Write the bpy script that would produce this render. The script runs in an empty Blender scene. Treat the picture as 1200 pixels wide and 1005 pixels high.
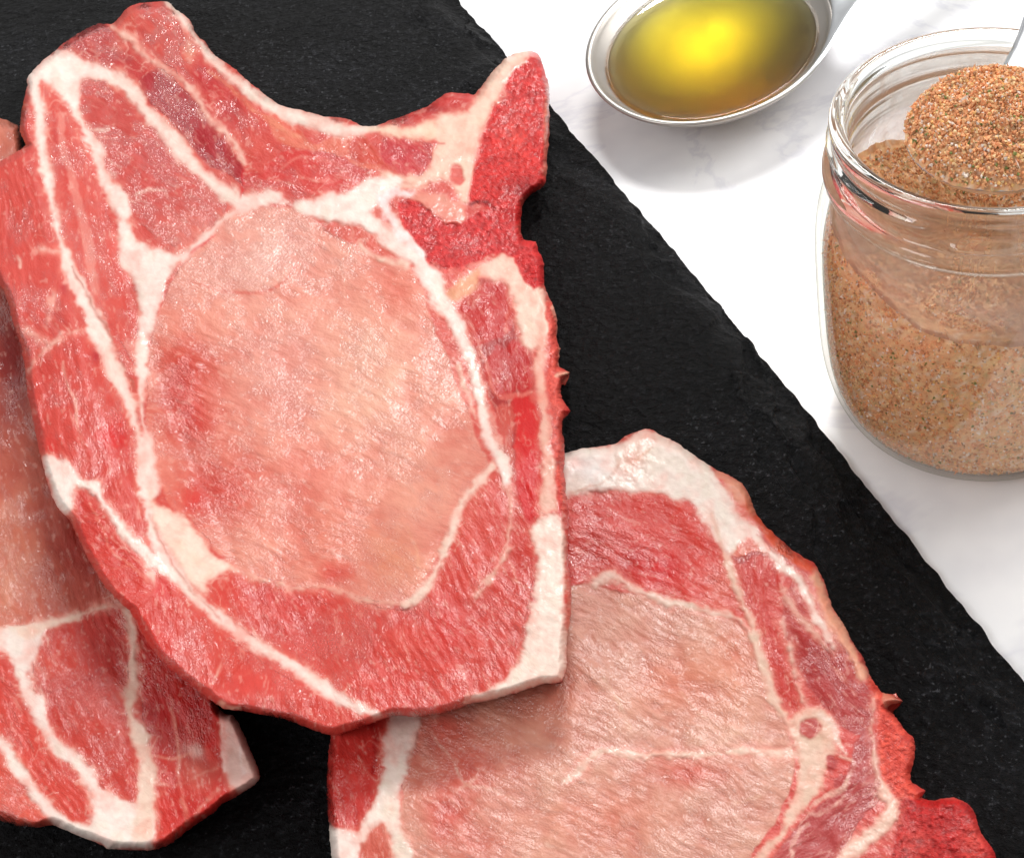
import bpy, math, random
import numpy as np
from mathutils import Vector

sc = bpy.context.scene
col = sc.collection
rng = np.random.default_rng(7)

# ------------------------------------------------------------------ camera
F, CX, CY = 1900.0, 1080.0, 502.5          # focal length and principal point, in pixels of a 1200 px wide frame
PITCH = math.radians(45.4)
CAMZ = 0.264
cam = bpy.data.cameras.new('camera')
cam.sensor_fit = 'HORIZONTAL'; cam.sensor_width = 36.0
cam.lens = 36.0 * F / 1200.0
cam.shift_x = (600.0 - CX) / 1200.0
cam.clip_start = 0.01; cam.clip_end = 50
camo = bpy.data.objects.new('camera', cam); col.objects.link(camo)
camo.location = (0, 0, CAMZ)
camo.rotation_euler = (math.pi / 2 - PITCH, 0, 0)
sc.camera = camo

# ------------------------------------------------------------------ light
w = bpy.data.worlds.new('World'); sc.world = w; w.use_nodes = True
bg = w.node_tree.nodes['Background']
bg.inputs['Color'].default_value = (1.0, 0.985, 0.97, 1); bg.inputs['Strength'].default_value = 0.49

def area(name, loc, target, size, power, color=(1, 1, 1)):
    L = bpy.data.lights.new(name, 'AREA'); L.shape = 'RECTANGLE'
    L.size, L.size_y = size; L.energy = power; L.color = color
    if name == 'back_softbox': L.shape = 'ELLIPSE'
    o = bpy.data.objects.new(name, L); col.objects.link(o)
    o.location = loc
    o.rotation_euler = (Vector(target) - Vector(loc)).to_track_quat('-Z', 'Y').to_euler()
    return o
area('window_softbox', (0.80, 0.92, 0.84), (0.0, 0.30, 0.0), (0.75, 0.75), 10.0, (1.0, 0.985, 0.97))
area('back_softbox', (-0.10, 1.25, 1.00), (-0.05, 0.30, 0.0), (0.54, 0.34), 13.5, (1.0, 0.99, 0.98))
area('side_softbox', (-0.42, -0.08, 0.42), (0.03, 0.28, 0.05), (0.20, 0.22), 1.1, (0.97, 0.98, 1.0))

sc.view_settings.view_transform = 'Standard'; sc.view_settings.look = 'None'
sc.view_settings.exposure = 0.0; sc.view_settings.gamma = 1.0
sc.render.engine = 'CYCLES'
sc.cycles.use_denoising = True
sc.cycles.max_bounces = 14; sc.cycles.transmission_bounces = 12; sc.cycles.transparent_max_bounces = 16
sc.cycles.diffuse_bounces = 4; sc.cycles.glossy_bounces = 6
sc.cycles.blur_glossy = 0.3; sc.cycles.sample_clamp_indirect = 24.0

# ------------------------------------------------------------------ geometry of the view: trace point -> place
SP, CP = math.sin(PITCH), math.cos(PITCH)
def place(u, v, z):
    """point at height z seen at photograph position (u, v)"""
    u = np.asarray(u, float); v = np.asarray(v, float)
    a = (u - CX) / F; b = -(v - CY) / F
    dx = a; dy = b * SP + CP; dz = b * CP - SP
    t = (z - CAMZ) / dz
    return np.stack([dx * t, dy * t, CAMZ + dz * t], -1)

# ------------------------------------------------------------------ helpers
def tag(o, label=None, cat=None, group=None, kind=None):
    if label: o['label'] = label
    if cat: o['category'] = cat
    if group: o['group'] = group
    if kind: o['kind'] = kind
    return o
def empty(name, loc):
    o = bpy.data.objects.new(name, None); col.objects.link(o); o.location = loc
    o.empty_display_size = 0.01
    return o
def link(name, me, mat=None, parent=None):
    o = bpy.data.objects.new(name, me); col.objects.link(o)
    if mat: me.materials.append(mat)
    if parent:
        o.parent = parent
        o.matrix_parent_inverse.identity()
    return o
def mesh(name, V, faces, smooth=True):
    """V: (n,3); faces: (m,3) or (m,4) int array, or a list of such arrays"""
    if not isinstance(faces, list): faces = [faces]
    me = bpy.data.meshes.new(name)
    V = np.asarray(V, np.float32)
    me.vertices.add(len(V)); me.vertices.foreach_set('co', V.ravel())
    li = np.concatenate([f.ravel() for f in faces]).astype(np.int32)
    tot = np.concatenate([np.full(len(f), f.shape[1], np.int32) for f in faces])
    st = np.concatenate([[0], np.cumsum(tot)[:-1]]).astype(np.int32)
    me.loops.add(len(li)); me.loops.foreach_set('vertex_index', li)
    me.polygons.add(len(tot)); me.polygons.foreach_set('loop_start', st); me.polygons.foreach_set('loop_total', tot)
    me.polygons.foreach_set('use_smooth', np.full(len(tot), smooth))
    me.update(calc_edges=True); me.validate()
    return me
def sm(x, a, b):
    t = np.clip((x - a) / (b - a), 0, 1); return t * t * (3 - 2 * t)
def lin(c):
    c = np.asarray(c, float) / 255.0
    return np.where(c <= 0.04045, c / 12.92, ((c + 0.055) / 1.055) ** 2.4)
_tab = np.random.default_rng(3).random((256, 256)).astype(np.float32)
def n2(x, y, seed=0):
    """smooth lattice noise, -1..1"""
    x = np.asarray(x, np.float32) + seed * 17.31; y = np.asarray(y, np.float32) + seed * 9.77
    xi = np.floor(x).astype(int); yi = np.floor(y).astype(int)
    fx = x - xi; fy = y - yi
    fx = fx * fx * (3 - 2 * fx); fy = fy * fy * (3 - 2 * fy)
    x0 = xi & 255; x1 = (xi + 1) & 255; y0 = yi & 255; y1 = (yi + 1) & 255
    a = _tab[y0, x0] * (1 - fx) + _tab[y0, x1] * fx
    b = _tab[y1, x0] * (1 - fx) + _tab[y1, x1] * fx
    return (a * (1 - fy) + b * fy) * 2 - 1
def fbm(x, y, seed=0, oc=3):
    s = 0; a = 1; t = 0
    for k in range(oc):
        s = s + a * n2(x * 2 ** k, y * 2 ** k, seed + 5 * k); t += a; a *= 0.5
    return s / t
def P(s):
    return np.array([[float(q) for q in p.split(',')] for p in s.split()])
def smooth_path(p, closed, k=4):
    n = len(p); out = []
    if n < 3: return p
    for i in range(n if closed else n - 1):
        if closed: a, b, c, d = p[i - 1], p[i], p[(i + 1) % n], p[(i + 2) % n]
        else: a, b, c, d = p[max(i - 1, 0)], p[i], p[i + 1], p[min(i + 2, n - 1)]
        for j in range(k):
            t = j / k
            out.append(0.5 * (2 * b + (c - a) * t + (2 * a - 5 * b + 4 * c - d) * t * t + (3 * b - a - 3 * c + d) * t ** 3))
    if not closed: out.append(p[-1])
    return np.array(out)
def poly_sd(p, X, Y):
    """signed distance to a closed outline, negative inside"""
    d = np.full(X.shape, 1e9, np.float32); ins = np.zeros(X.shape, bool)
    for i in range(len(p)):
        ax, ay = p[i - 1]; bx, by = p[i]
        ex, ey = bx - ax, by - ay; L = ex * ex + ey * ey
        if L < 1e-9: continue
        t = np.clip(((X - ax) * ex + (Y - ay) * ey) / L, 0, 1)
        d = np.minimum(d, (X - ax - t * ex) ** 2 + (Y - ay - t * ey) ** 2)
        if ay != by:
            ins ^= ((ay > Y) != (by > Y)) & (X < ex * (Y - ay) / ey + ax)
    d = np.sqrt(d)
    return np.where(ins, -d, d)
def line_sd(p, X, Y):
    """signed distance to a tapering stroke of points (x, y, width)"""
    d = np.full(X.shape, 1e9, np.float32)
    for i in range(1, len(p)):
        ax, ay, aw = p[i - 1]; bx, by, bw = p[i]
        ex, ey = bx - ax, by - ay; L = ex * ex + ey * ey + 1e-9
        t = np.clip(((X - ax) * ex + (Y - ay) * ey) / L, 0, 1)
        d = np.minimum(d, np.hypot(X - ax - t * ex, Y - ay - t * ey) - 0.5 * (aw + (bw - aw) * t))
    return d

# ------------------------------------------------------------------ materials
def newmat(name):
    m = bpy.data.materials.new(name); m.use_nodes = True
    nt = m.node_tree; b = nt.nodes['Principled BSDF']
    return m, nt, b
def N(nt, t, **kw):
    n = nt.nodes.new(t)
    for k, v in kw.items():
        if k in n.inputs: n.inputs[k].default_value = v
        else: setattr(n, k, v)
    return n
def math_node(nt, op, a, b=None):
    n = nt.nodes.new('ShaderNodeMath'); n.operation = op
    for i, q in enumerate((a, b)):
        if q is None: continue
        if isinstance(q, (int, float)): n.inputs[i].default_value = q
        else: nt.links.new(q, n.inputs[i])
    return n.outputs[0]
def ramp(nt, src, stops):
    r = nt.nodes.new('ShaderNodeValToRGB'); e = r.color_ramp.elements
    while len(e) < len(stops): e.new(0.5)
    for k, (p, c) in enumerate(stops):
        e[k].position = p; e[k].color = c if len(c) == 4 else (*c, 1)
    nt.links.new(src, r.inputs[0]); return r.outputs[0]

def flesh(name, rough, coat, fine, bumpd, grain=1.0, body=0.16):
    """raw flesh: pigment painted per vertex, fibre relief along the 'fibre' coordinates, wet film where 'wet' is high"""
    m, nt, b = newmat(name)
    L = nt.links.new
    pig = N(nt, 'ShaderNodeAttribute', attribute_name='pigment')
    wet = N(nt, 'ShaderNodeAttribute', attribute_name='wet')
    fib = N(nt, 'ShaderNodeAttribute', attribute_name='fibre')
    mp = N(nt, 'ShaderNodeMapping'); L(fib.outputs['Vector'], mp.inputs['Vector'])
    mp.inputs['Scale'].default_value = (0.12, 0.19, 1)
    nz = N(nt, 'ShaderNodeTexNoise', Scale=1.0, Detail=2.5, Roughness=0.6, Distortion=0.6)
    L(mp.outputs[0], nz.inputs['Vector'])
    mp2 = N(nt, 'ShaderNodeMapping'); L(fib.outputs['Vector'], mp2.inputs['Vector'])
    mp2.inputs['Scale'].default_value = (0.30 * grain, 0.42 * grain, 1)
    nz2 = N(nt, 'ShaderNodeTexNoise', Scale=1.0, Detail=1.5, Roughness=0.5)
    L(mp2.outputs[0], nz2.inputs['Vector'])
    # colour: slight fibre tint
    mix = N(nt, 'ShaderNodeMix', data_type='RGBA', blend_type='MULTIPLY'); mix.inputs[0].default_value = fine
    L(pig.outputs['Color'], mix.inputs[6])
    tint = ramp(nt, nz.outputs['Fac'], [(0.3, (0.72, 0.62, 0.62)), (0.55, (1, 1, 1)), (0.75, (1.25, 1.35, 1.35))])
    L(tint, mix.inputs[7]); L(mix.outputs[2], b.inputs['Base Color'])
    h = math_node(nt, 'ADD', nz.outputs['Fac'], math_node(nt, 'MULTIPLY', nz2.outputs['Fac'], 0.55))
    bp = N(nt, 'ShaderNodeBump', Distance=bumpd)
    L(h, bp.inputs['Height'])
    st = math_node(nt, 'ADD', math_node(nt, 'MULTIPLY', wet.outputs['Fac'], 0.88), 0.12)
    L(st, bp.inputs['Strength'])
    mp3 = N(nt, 'ShaderNodeMapping'); L(fib.outputs['Vector'], mp3.inputs['Vector']); mp3.inputs['Scale'].default_value = (0.035, 0.06, 1)
    nz3 = N(nt, 'ShaderNodeTexNoise', Scale=1.0, Detail=1.0, Roughness=0.4, Distortion=0.8); L(mp3.outputs[0], nz3.inputs['Vector'])
    b3 = N(nt, 'ShaderNodeBump', Distance=bumpd * 1.8, Strength=0.8); L(nz3.outputs['Fac'], b3.inputs['Height']); L(b3.outputs[0], bp.inputs['Normal'])
    L(bp.outputs[0], b.inputs['Coat Normal'])
    bs = N(nt, 'ShaderNodeBump', Distance=bumpd, Strength=body); L(h, bs.inputs['Height']); L(bs.outputs[0], b.inputs['Normal'])
    rr = math_node(nt, 'SUBTRACT', rough, math_node(nt, 'MULTIPLY', wet.outputs['Fac'], 0.22))
    L(rr, b.inputs['Roughness'])
    b.inputs['Specular IOR Level'].default_value = 0.25
    L(math_node(nt, 'MULTIPLY', wet.outputs['Fac'], coat), b.inputs['Coat Weight'])
    b.inputs['Coat Roughness'].default_value = 0.06; b.inputs['Coat IOR'].default_value = 1.85
    return m
M_lean = flesh('raw_lean_meat', 0.46, 1.0, 0.15, 0.0013)
M_fat = flesh('raw_fat', 0.50, 0.4, 0.22, 0.00035, 0.8)
M_bone = flesh('cut_bone', 0.55, 0.5, 0.55, 0.0007, 1.5, 0.6)

m, nt, b = newmat('white_marble'); M_marble = m
tc = N(nt, 'ShaderNodeTexCoord')
nz = N(nt, 'ShaderNodeTexNoise', Scale=9.0, Detail=6.0, Roughness=0.62, Distortion=1.4)
nt.links.new(tc.outputs['Object'], nz.inputs['Vector'])
vein = math_node(nt, 'ABSOLUTE', math_node(nt, 'SUBTRACT', nz.outputs['Fac'], 0.5))
nz2 = N(nt, 'ShaderNodeTexNoise', Scale=14.0, Detail=4.0, Roughness=0.6)
nt.links.new(tc.outputs['Object'], nz2.inputs['Vector'])
cl = ramp(nt, nz2.outputs['Fac'], [(0.40, (0.80, 0.80, 0.825)), (0.58, (0.96, 0.96, 0.965))])
vr = ramp(nt, vein, [(0.0, (0.87, 0.87, 0.90)), (0.030, (1, 1, 1))])
mx = N(nt, 'ShaderNodeMix', data_type='RGBA', blend_type='MULTIPLY'); mx.inputs[0].default_value = 1.0
nt.links.new(cl, mx.inputs[6]); nt.links.new(vr, mx.inputs[7])
nt.links.new(mx.outputs[2], b.inputs['Base Color'])
b.inputs['Roughness'].default_value = 0.35

m, nt, b = newmat('black_slate'); M_slate = m
tc = N(nt, 'ShaderNodeTexCoord')
nz = N(nt, 'ShaderNodeTexNoise', Scale=520.0, Detail=5.0, Roughness=0.68)
nzl = N(nt, 'ShaderNodeTexNoise', Scale=16.0, Detail=5.0, Roughness=0.55)
vo = N(nt, 'ShaderNodeTexVoronoi', Scale=420.0)
for n_ in (nz, nzl, vo): nt.links.new(tc.outputs['Object'], n_.inputs['Vector'])
c1 = ramp(nt, nz.outputs['Fac'], [(0.38, (0.0022, 0.0022, 0.0024)), (0.56, (0.0048, 0.0049, 0.0055)), (0.70, (0.020, 0.0205, 0.023))])
c2 = ramp(nt, nzl.outputs['Fac'], [(0.34, (0.60, 0.60, 0.60)), (0.52, (1.0, 1.0, 1.0)), (0.70, (1.9, 1.9, 2.0))])
mx = N(nt, 'ShaderNodeMix', data_type='RGBA', blend_type='MULTIPLY'); mx.inputs[0].default_value = 1.0
nt.links.new(c1, mx.inputs[6]); nt.links.new(c2, mx.inputs[7])
fl = N(nt, 'ShaderNodeTexNoise', Scale=1100.0, Detail=2.0, Roughness=0.6); nt.links.new(tc.outputs['Object'], fl.inputs['Vector'])
mxf = N(nt, 'ShaderNodeMix', data_type='RGBA', blend_type='MIX')
nt.links.new(math_node(nt, 'MULTIPLY', ramp(nt, fl.outputs['Fac'], [(0.63, (0, 0, 0)), (0.71, (1, 1, 1))]), ramp(nt, nzl.outputs['Fac'], [(0.42, (0.25,) * 3), (0.62, (1, 1, 1))])), mxf.inputs[0])
nt.links.new(mx.outputs[2], mxf.inputs[6]); mxf.inputs[7].default_value = (0.075, 0.078, 0.085, 1)     # pale mica flecks, their glints painted into the colour
nt.links.new(mxf.outputs[2], b.inputs['Base Color'])
bp = N(nt, 'ShaderNodeBump', Strength=1.0, Distance=0.0018)
nt.links.new(math_node(nt, 'ADD', nz.outputs['Fac'], math_node(nt, 'MULTIPLY', vo.outputs['Distance'], 0.35)), bp.inputs['Height'])
nt.links.new(bp.outputs[0], b.inputs['Normal'])
b.inputs['Roughness'].default_value = 0.40; b.inputs['Specular IOR Level'].default_value = 0.09

def metal(name, c, r):
    m, nt, b = newmat(name)
    b.inputs['Base Color'].default_value = (*c, 1); b.inputs['Metallic'].default_value = 1.0
    tc = N(nt, 'ShaderNodeTexCoord')
    nz = N(nt, 'ShaderNodeTexNoise', Scale=180.0, Detail=4.0, Roughness=0.6)
    nt.links.new(tc.outputs['Object'], nz.inputs['Vector'])
    nt.links.new(math_node(nt, 'ADD', math_node(nt, 'MULTIPLY', nz.outputs['Fac'], 0.16), r - 0.08), b.inputs['Roughness'])
    return m
M_steel = metal('brushed_steel', (0.46, 0.43, 0.395), 0.40)
M_steel2 = metal('pale_steel', (0.62, 0.64, 0.66), 0.34)

m, nt, b = newmat('olive_oil'); M_oil = m
b.inputs['Base Color'].default_value = (1, 1, 1, 1); b.inputs['Transmission Weight'].default_value = 1.0
b.inputs['Roughness'].default_value = 0.0; b.inputs['IOR'].default_value = 1.46
va = N(nt, 'ShaderNodeVolumeAbsorption', Density=260.0); va.inputs['Color'].default_value = (0.99, 0.93, 0.0, 1)
nt.links.new(va.outputs[0], nt.nodes['Material Output'].inputs['Volume'])

m, nt, b = newmat('solid_glass'); M_solid = m
b.inputs['Base Color'].default_value = (0.93, 0.95, 0.91, 1); b.inputs['Transmission Weight'].default_value = 1.0
b.inputs['Roughness'].default_value = 0.0; b.inputs['IOR'].default_value = 1.45
m, nt, b = newmat('clear_glass'); M_glass = m           # thin blown glass: see-through, glossy, olive-grey where seen edge on
b.inputs['Base Color'].default_value = (0.97, 0.98, 0.96, 1); b.inputs['Transmission Weight'].default_value = 1.0
b.inputs['Roughness'].default_value = 0.0; b.inputs['IOR'].default_value = 1.45
lw = N(nt, 'ShaderNodeLayerWeight', Blend=0.5)
tr = N(nt, 'ShaderNodeBsdfTransparent'); nt.links.new(ramp(nt, lw.outputs['Facing'], [(0.55, (0.99, 0.992, 0.988)), (0.86, (0.92, 0.925, 0.89)), (0.975, (0.36, 0.37, 0.29))]), tr.inputs[0])
gl = N(nt, 'ShaderNodeBsdfGlossy', Roughness=0.03); fr_ = math_node(nt, 'ADD', math_node(nt, 'MULTIPLY', math_node(nt, 'POWER', lw.outputs['Facing'], 4.0), 0.40), 0.045)
ma = nt.nodes.new('ShaderNodeMixShader'); nt.links.new(fr_, ma.inputs[0]); nt.links.new(tr.outputs[0], ma.inputs[1]); nt.links.new(gl.outputs[0], ma.inputs[2])
mb = nt.nodes.new('ShaderNodeMixShader'); mb.inputs[0].default_value = 0.06
nt.links.new(ma.outputs[0], mb.inputs[1]); nt.links.new(b.outputs[0], mb.inputs[2])
nt.links.new(mb.outputs[0], nt.nodes['Material Output'].inputs['Surface'])

m, nt, b = newmat('spice_dust'); M_dust = m
tc = N(nt, 'ShaderNodeTexCoord')
nz = N(nt, 'ShaderNodeTexNoise', Scale=70.0, Detail=5.0, Roughness=0.65, Distortion=0.8)
mp = N(nt, 'ShaderNodeMapping'); mp.inputs['Scale'].default_value = (1, 1, 0.6)
nt.links.new(tc.outputs['Object'], mp.inputs[0]); nt.links.new(mp.outputs[0], nz.inputs['Vector'])
b.inputs['Base Color'].default_value = (0.60, 0.43, 0.335, 1); b.inputs['Roughness'].default_value = 0.9
tr = N(nt, 'ShaderNodeBsdfTransparent'); tl = N(nt, 'ShaderNodeBsdfTranslucent'); tl.inputs[0].default_value = (0.60, 0.42, 0.31, 1)
mxa = nt.nodes.new('ShaderNodeMixShader'); mxa.inputs[0].default_value = 0.5
nt.links.new(b.outputs[0], mxa.inputs[1]); nt.links.new(tl.outputs[0], mxa.inputs[2])
mxs = nt.nodes.new('ShaderNodeMixShader')
fac = ramp(nt, nz.outputs['Fac'], [(0.32, (0.30,) * 3), (0.50, (0.55,) * 3), (0.68, (0.80,) * 3)])
nt.links.new(fac, mxs.inputs[0]); nt.links.new(tr.outputs[0], mxs.inputs[1]); nt.links.new(mxa.outputs[0], mxs.inputs[2])
nt.links.new(mxs.outputs[0], nt.nodes['Material Output'].inputs['Surface'])

m, nt, b = newmat('ground_spice'); M_spice = m
pig = N(nt, 'ShaderNodeAttribute', attribute_name='pigment')
nt.links.new(pig.outputs['Color'], b.inputs['Base Color'])
b.inputs['Roughness'].default_value = 0.75; b.inputs['Specular IOR Level'].default_value = 0.3

# ------------------------------------------------------------------ tabletop and slate board
S = 1.6
me = mesh('marble_tabletop', [(-S, -S + .4, 0), (S, -S + .4, 0), (S, S + .4, 0), (-S, S + .4, 0)], np.array([[0, 1, 2, 3]]))
tag(link('marble_tabletop', me, M_marble), 'white marble tabletop with faint grey veins under the board and jar', kind='structure')

ZB = 0.006
def make_board():
    e0 = place(546, 0, ZB)[:2]; e1 = place(1200, 781, ZB)[:2]
    dirn = (e1 - e0) / np.linalg.norm(e1 - e0); nrm = np.array([dirn[1], -dirn[0]])
    if nrm[0] > 0: nrm = -nrm                      # inward: to the left
    Lg = np.linalg.norm(e1 - e0)
    a = np.arange(-0.17, Lg + 0.05, 0.0008)
    bs = np.concatenate([np.arange(0, 0.03, 0.0005), np.arange(0.03, 0.27, 0.0011)])
    A, B = np.meshgrid(a, bs, indexing='ij')
    # edge line wander and chips
    wob = 0.0004 * fbm(a * 55, a * 0, 3, 4) + 0.00045 * np.clip(fbm(a * 240, a * 0 + 3, 4, 3), -1, .6)
    # gently bowed edge, as cut by hand
    wob = wob + 0.0016 * np.sin(np.clip((a / Lg), 0, 1) * math.pi)
    Bw = B - wob[:, None] * np.exp(-B / 0.02)
    Z = ZB + 0.00035 * fbm(A * 40, B * 40, 11, 4) + 0.00022 * fbm(A * 260, B * 260, 12, 3)
    chip = 0.0055 + 0.0090 * np.clip(fbm(A * 38, B * 10, 15, 3) + 0.35, 0, 1.2)      # width of the knapped bevel
    step = 0.5 + 0.5 * np.sign(fbm(A * 70, B * 120, 16, 2) - 0.1)
    t = np.clip(B / chip, 0, 1)
    bev = (1 - t) ** 1.4
    Z = Z - 0.0030 * bev - 0.0009 * step * sm(B, chip * 1.7, chip * 0.5) + 0.0006 * bev * fbm(A * 300, B * 300, 18, 3)
    flake = sm(fbm(A * 26, B * 30, 21, 3), 0.34, 0.42) * sm(B, 0.045, 0.012)
    Z = Z - 0.0006 * flake
    lay = fbm(A * 22 + 5, B * 34, 23, 4) + 0.9 - B / 0.017                     # layers split off along the edge
    for thr in (0.0, 0.35, 0.7): Z = Z - 0.00085 * sm(lay, thr, thr + 0.035)
    Z = Z + 0.0006 * np.clip(fbm(A * 60, B * 60, 25, 4), -0.2, 0.5)
    Z = np.maximum(Z, 0.0014 + 0.0003 * fbm(A * 200, B * 200, 27, 2))
    XY = e0[None, None] + A[..., None] * dirn + Bw[..., None] * nrm
    na, nb = A.shape
    V = np.concatenate([XY, Z[..., None]], -1).reshape(-1, 3)
    idx = np.arange(na * nb).reshape(na, nb)
    q = np.stack([idx[:-1, :-1], idx[1:, :-1], idx[1:, 1:], idx[:-1, 1:]], -1).reshape(-1, 4)
    # side walls
    rim = np.concatenate([idx[:, 0], idx[-1, 1:], idx[-2::-1, -1], idx[0, -2:0:-1]])
    low = V[rim].copy(); low[:, 2] = 0.0002
    base = len(V); V = np.concatenate([V, low]); k = len(rim); j = np.arange(k); j1 = (j + 1) % k
    side = np.stack([rim[j1], rim[j], base + j, base + j1], -1)
    me = mesh('slate_board', V, [q, side])
    o = link('slate_board', me, M_slate)
    tag(o, 'black slate serving board with rough chipped edge lying on the white marble', 'serving board')
make_board()

# ------------------------------------------------------------------ pork chops
def comb(x, y, seed):
    """ragged, fibre-like fringe where fat meets lean"""
    return 1.3 * n2((x * 0.86 + y * 0.5) / 11, (-x * 0.5 + y * 0.86) / 2.6, seed + 13) * (0.6 + 0.8 * n2(x / 30, y / 30, seed + 14))
T = 0.0085      # thickness of a chop
def build_chop(label, outline, ops, g, base_fn, seed, light=(205, 82, 74), ang0=20, edge_r=10, margin=0):
    out = smooth_path(P(outline), True, 2)
    x0, y0 = out.min(0) - 4; x1, y1 = out.max(0) + 4
    xs = np.arange(x0, x1, g); ys = np.arange(y0, y1, g)
    X, Y = np.meshgrid(xs, ys); X = X.astype(np.float32); Y = Y.astype(np.float32)
    ew = 1.1
    sd = poly_sd(out, X + ew * fbm(X / 7, Y / 7, seed + 1, 2) + 0.6 * n2(X / 2.3, Y / 2.3, seed), Y + ew * fbm(X / 7, Y / 7, seed + 2, 2))
    # small organic warp of everything painted inside
    Xw = X + 3.0 * fbm(X / 26, Y / 26, seed + 3, 2) + 1.5 * n2(X / 6, Y / 6, seed + 4)
    Yw = Y + 3.0 * fbm(X / 26, Y / 26, seed + 5, 2) + 1.5 * n2(X / 6, Y / 6, seed + 6)
    C = np.empty(X.shape + (3,), np.float32); C[:] = lin(light)
    FAT = np.zeros(X.shape, np.float32); BON = np.zeros_like(FAT); RED = np.zeros_like(FAT)
    DF = np.full(X.shape, 60.0, np.float32)
    H = np.zeros_like(FAT); WET = np.full(X.shape, 0.5, np.float32); ANG = np.full(X.shape, math.radians(ang0), np.float32)
    ID = np.zeros(X.shape, np.int32); names = ['lean_meat']; kinds = ['lean']
    def win(lo, hi, pad):
        i0 = max(0, int((lo[0] - pad - x0) / g)); i1 = min(len(xs), int((hi[0] + pad - x0) / g) + 2)
        j0 = max(0, int((lo[1] - pad - y0) / g)); j1 = min(len(ys), int((hi[1] + pad - y0) / g) + 2)
        return (slice(j0, j1), slice(i0, i1))
    for op in ops:
        kind, geo, colr = op[:3]; kw = op[3] if len(op) > 3 else {}
        soft = kw.get('soft', 3.4 if kind in ('fat', 'fatarea') else 2.0); alpha = kw.get('a', 1.0)
        p = P(geo)
        if kind == 'blot':                         # soft patch of colour: x, y, rx, ry
            cx, cy, rx, ry = p[0]
            s = win((cx - 2.5 * rx, cy - 2.5 * ry), (cx + 2.5 * rx, cy + 2.5 * ry), 4)
            if X[s].size == 0: continue
            wx = Xw[s] + 0.35 * rx * fbm(X[s] / (0.7 * rx + 3), Y[s] / (0.7 * rx + 3), seed + 40, 2)
            al = np.exp(-(((wx - cx) / rx) ** 2 + ((Yw[s] - cy) / ry) ** 2)) * alpha
            al = al * (1 - FAT[s] * kw.get('keep', 1.0))
            C[s] += (lin(colr) - C[s]) * al[..., None]
            if 'wet' in kw: WET[s] += (kw['wet'] - WET[s]) * al
            continue
        if kind in ('fat', 'line'):                # stroke
            if p.shape[1] == 2: p = np.concatenate([p, np.full((len(p), 1), kw.get('w', 4.0))], 1)
            p = smooth_path(p, False, 3); p[:, 2] = np.maximum(p[:, 2], 0.8)
            pad = p[:, 2].max() / 2 + 8; s = win(p.min(0)[:2], p.max(0)[:2], pad)
            if X[s].size == 0: continue
            d = line_sd(p, Xw[s], Yw[s])
            if kind == 'fat': d = d + comb(X[s], Y[s], seed) + 1.0 * n2(X[s] / 3.2, Y[s] / 3.2, seed + 9) + 1.6 * n2(X[s] / 9, Y[s] / 9, seed + 10) + (0.8 + 0.10 * p[:, 2].max()) * n2(X[s] / 22, Y[s] / 22, seed + 11)
        else:                                      # area
            if kw.get('smooth', True): p = smooth_path(p, True, 3)
            s = win(p.min(0), p.max(0), 10 + soft)
            if X[s].size == 0: continue
            d = poly_sd(p, Xw[s], Yw[s])
            if kind == 'fatarea': d = d + comb(X[s], Y[s], seed) + 1.0 * n2(X[s] / 3.2, Y[s] / 3.2, seed + 9) + 1.8 * n2(X[s] / 9, Y[s] / 9, seed + 10) + 1.5 * n2(X[s] / 22, Y[s] / 22, seed + 11)
        al = sm(-d, -soft, soft) * alpha
        if kind in ('fat', 'fatarea'): al = al * (0.70 + 0.30 * sm(-d, -1, 8))
        if kind in ('fat', 'line') and p.shape[1] == 3 and p[:, 2].max() < 11:      # thin seams swell, thin out and break up
            al = al * np.clip(0.80 + 0.75 * fbm(X[s] / 15, Y[s] / 15, seed + 15, 2) + 0.25 * n2(X[s] / 4, Y[s] / 4, seed + 16), 0.12, 1)
        c = lin(colr)
        isf = kind in ('fat', 'fatarea'); isb = kind == 'bone'
        if isf: DF[s] = np.minimum(DF[s], d)
        if isf:                                    # fat grades into the lean through a thin pink seam
            halo = (0.62 * sm(-d, -11, 1) * (1 - FAT[s]) * (0.6 + 0.6 * n2(X[s] / 8, Y[s] / 8, seed + 12)))[..., None]
            C[s] += (lin((226, 148, 132)) - C[s]) * np.clip(halo, 0, 1)
        if isf: c = c * (1 - np.clip(0.30 * fbm(X[s] / 14, Y[s] / 14, seed + 17, 3), 0, 1)[..., None] * np.array([0.15, 0.9, 1.0]))
        C[s] += (c - C[s]) * al[..., None]
        if isf or isb or kind == 'area':
            FAT[s] += ((1.0 if isf else 0.0) - FAT[s]) * al
            BON[s] += ((1.0 if isb else 0.0) - BON[s]) * al
        if 'wet' in kw: WET[s] += (kw['wet'] - WET[s]) * al
        if 'ang' in kw: ANG[s] = np.where(al > 0.5, math.radians(kw['ang']), ANG[s])
        if 'h' in kw: H[s] += kw['h'] * al
        part = kw.get('part', 'fat' if isf else ('bone' if isb else None))
        if part and not (isf and kind == 'fat' and p[:, 2].max() < 4):
            if isf and 'fat' in names and part == 'fat': k = names.index('fat')
            else: names.append(part); kinds.append('fat' if isf else 'bone' if isb else kw.get('mat', 'lean')); k = len(names) - 1
            ID[s] = np.where(al > 0.38 * alpha, k, ID[s])
    LEAN = np.clip(1 - FAT - BON, 0, 1)
    # fibre coordinates
    ca, sa = np.cos(ANG), np.sin(ANG)
    wv = 10 * fbm(X / 60, Y / 60, seed + 20, 2)
    fu = X * ca + Y * sa; fv = -X * sa + Y * ca + wv
    # pigment variation of the lean: mottling, bundles of fibres, fine marbling
    mot = fbm(X / 42, Y / 42, seed + 21, 3); mot2 = fbm(X / 13, Y / 13, seed + 22, 2)
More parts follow.
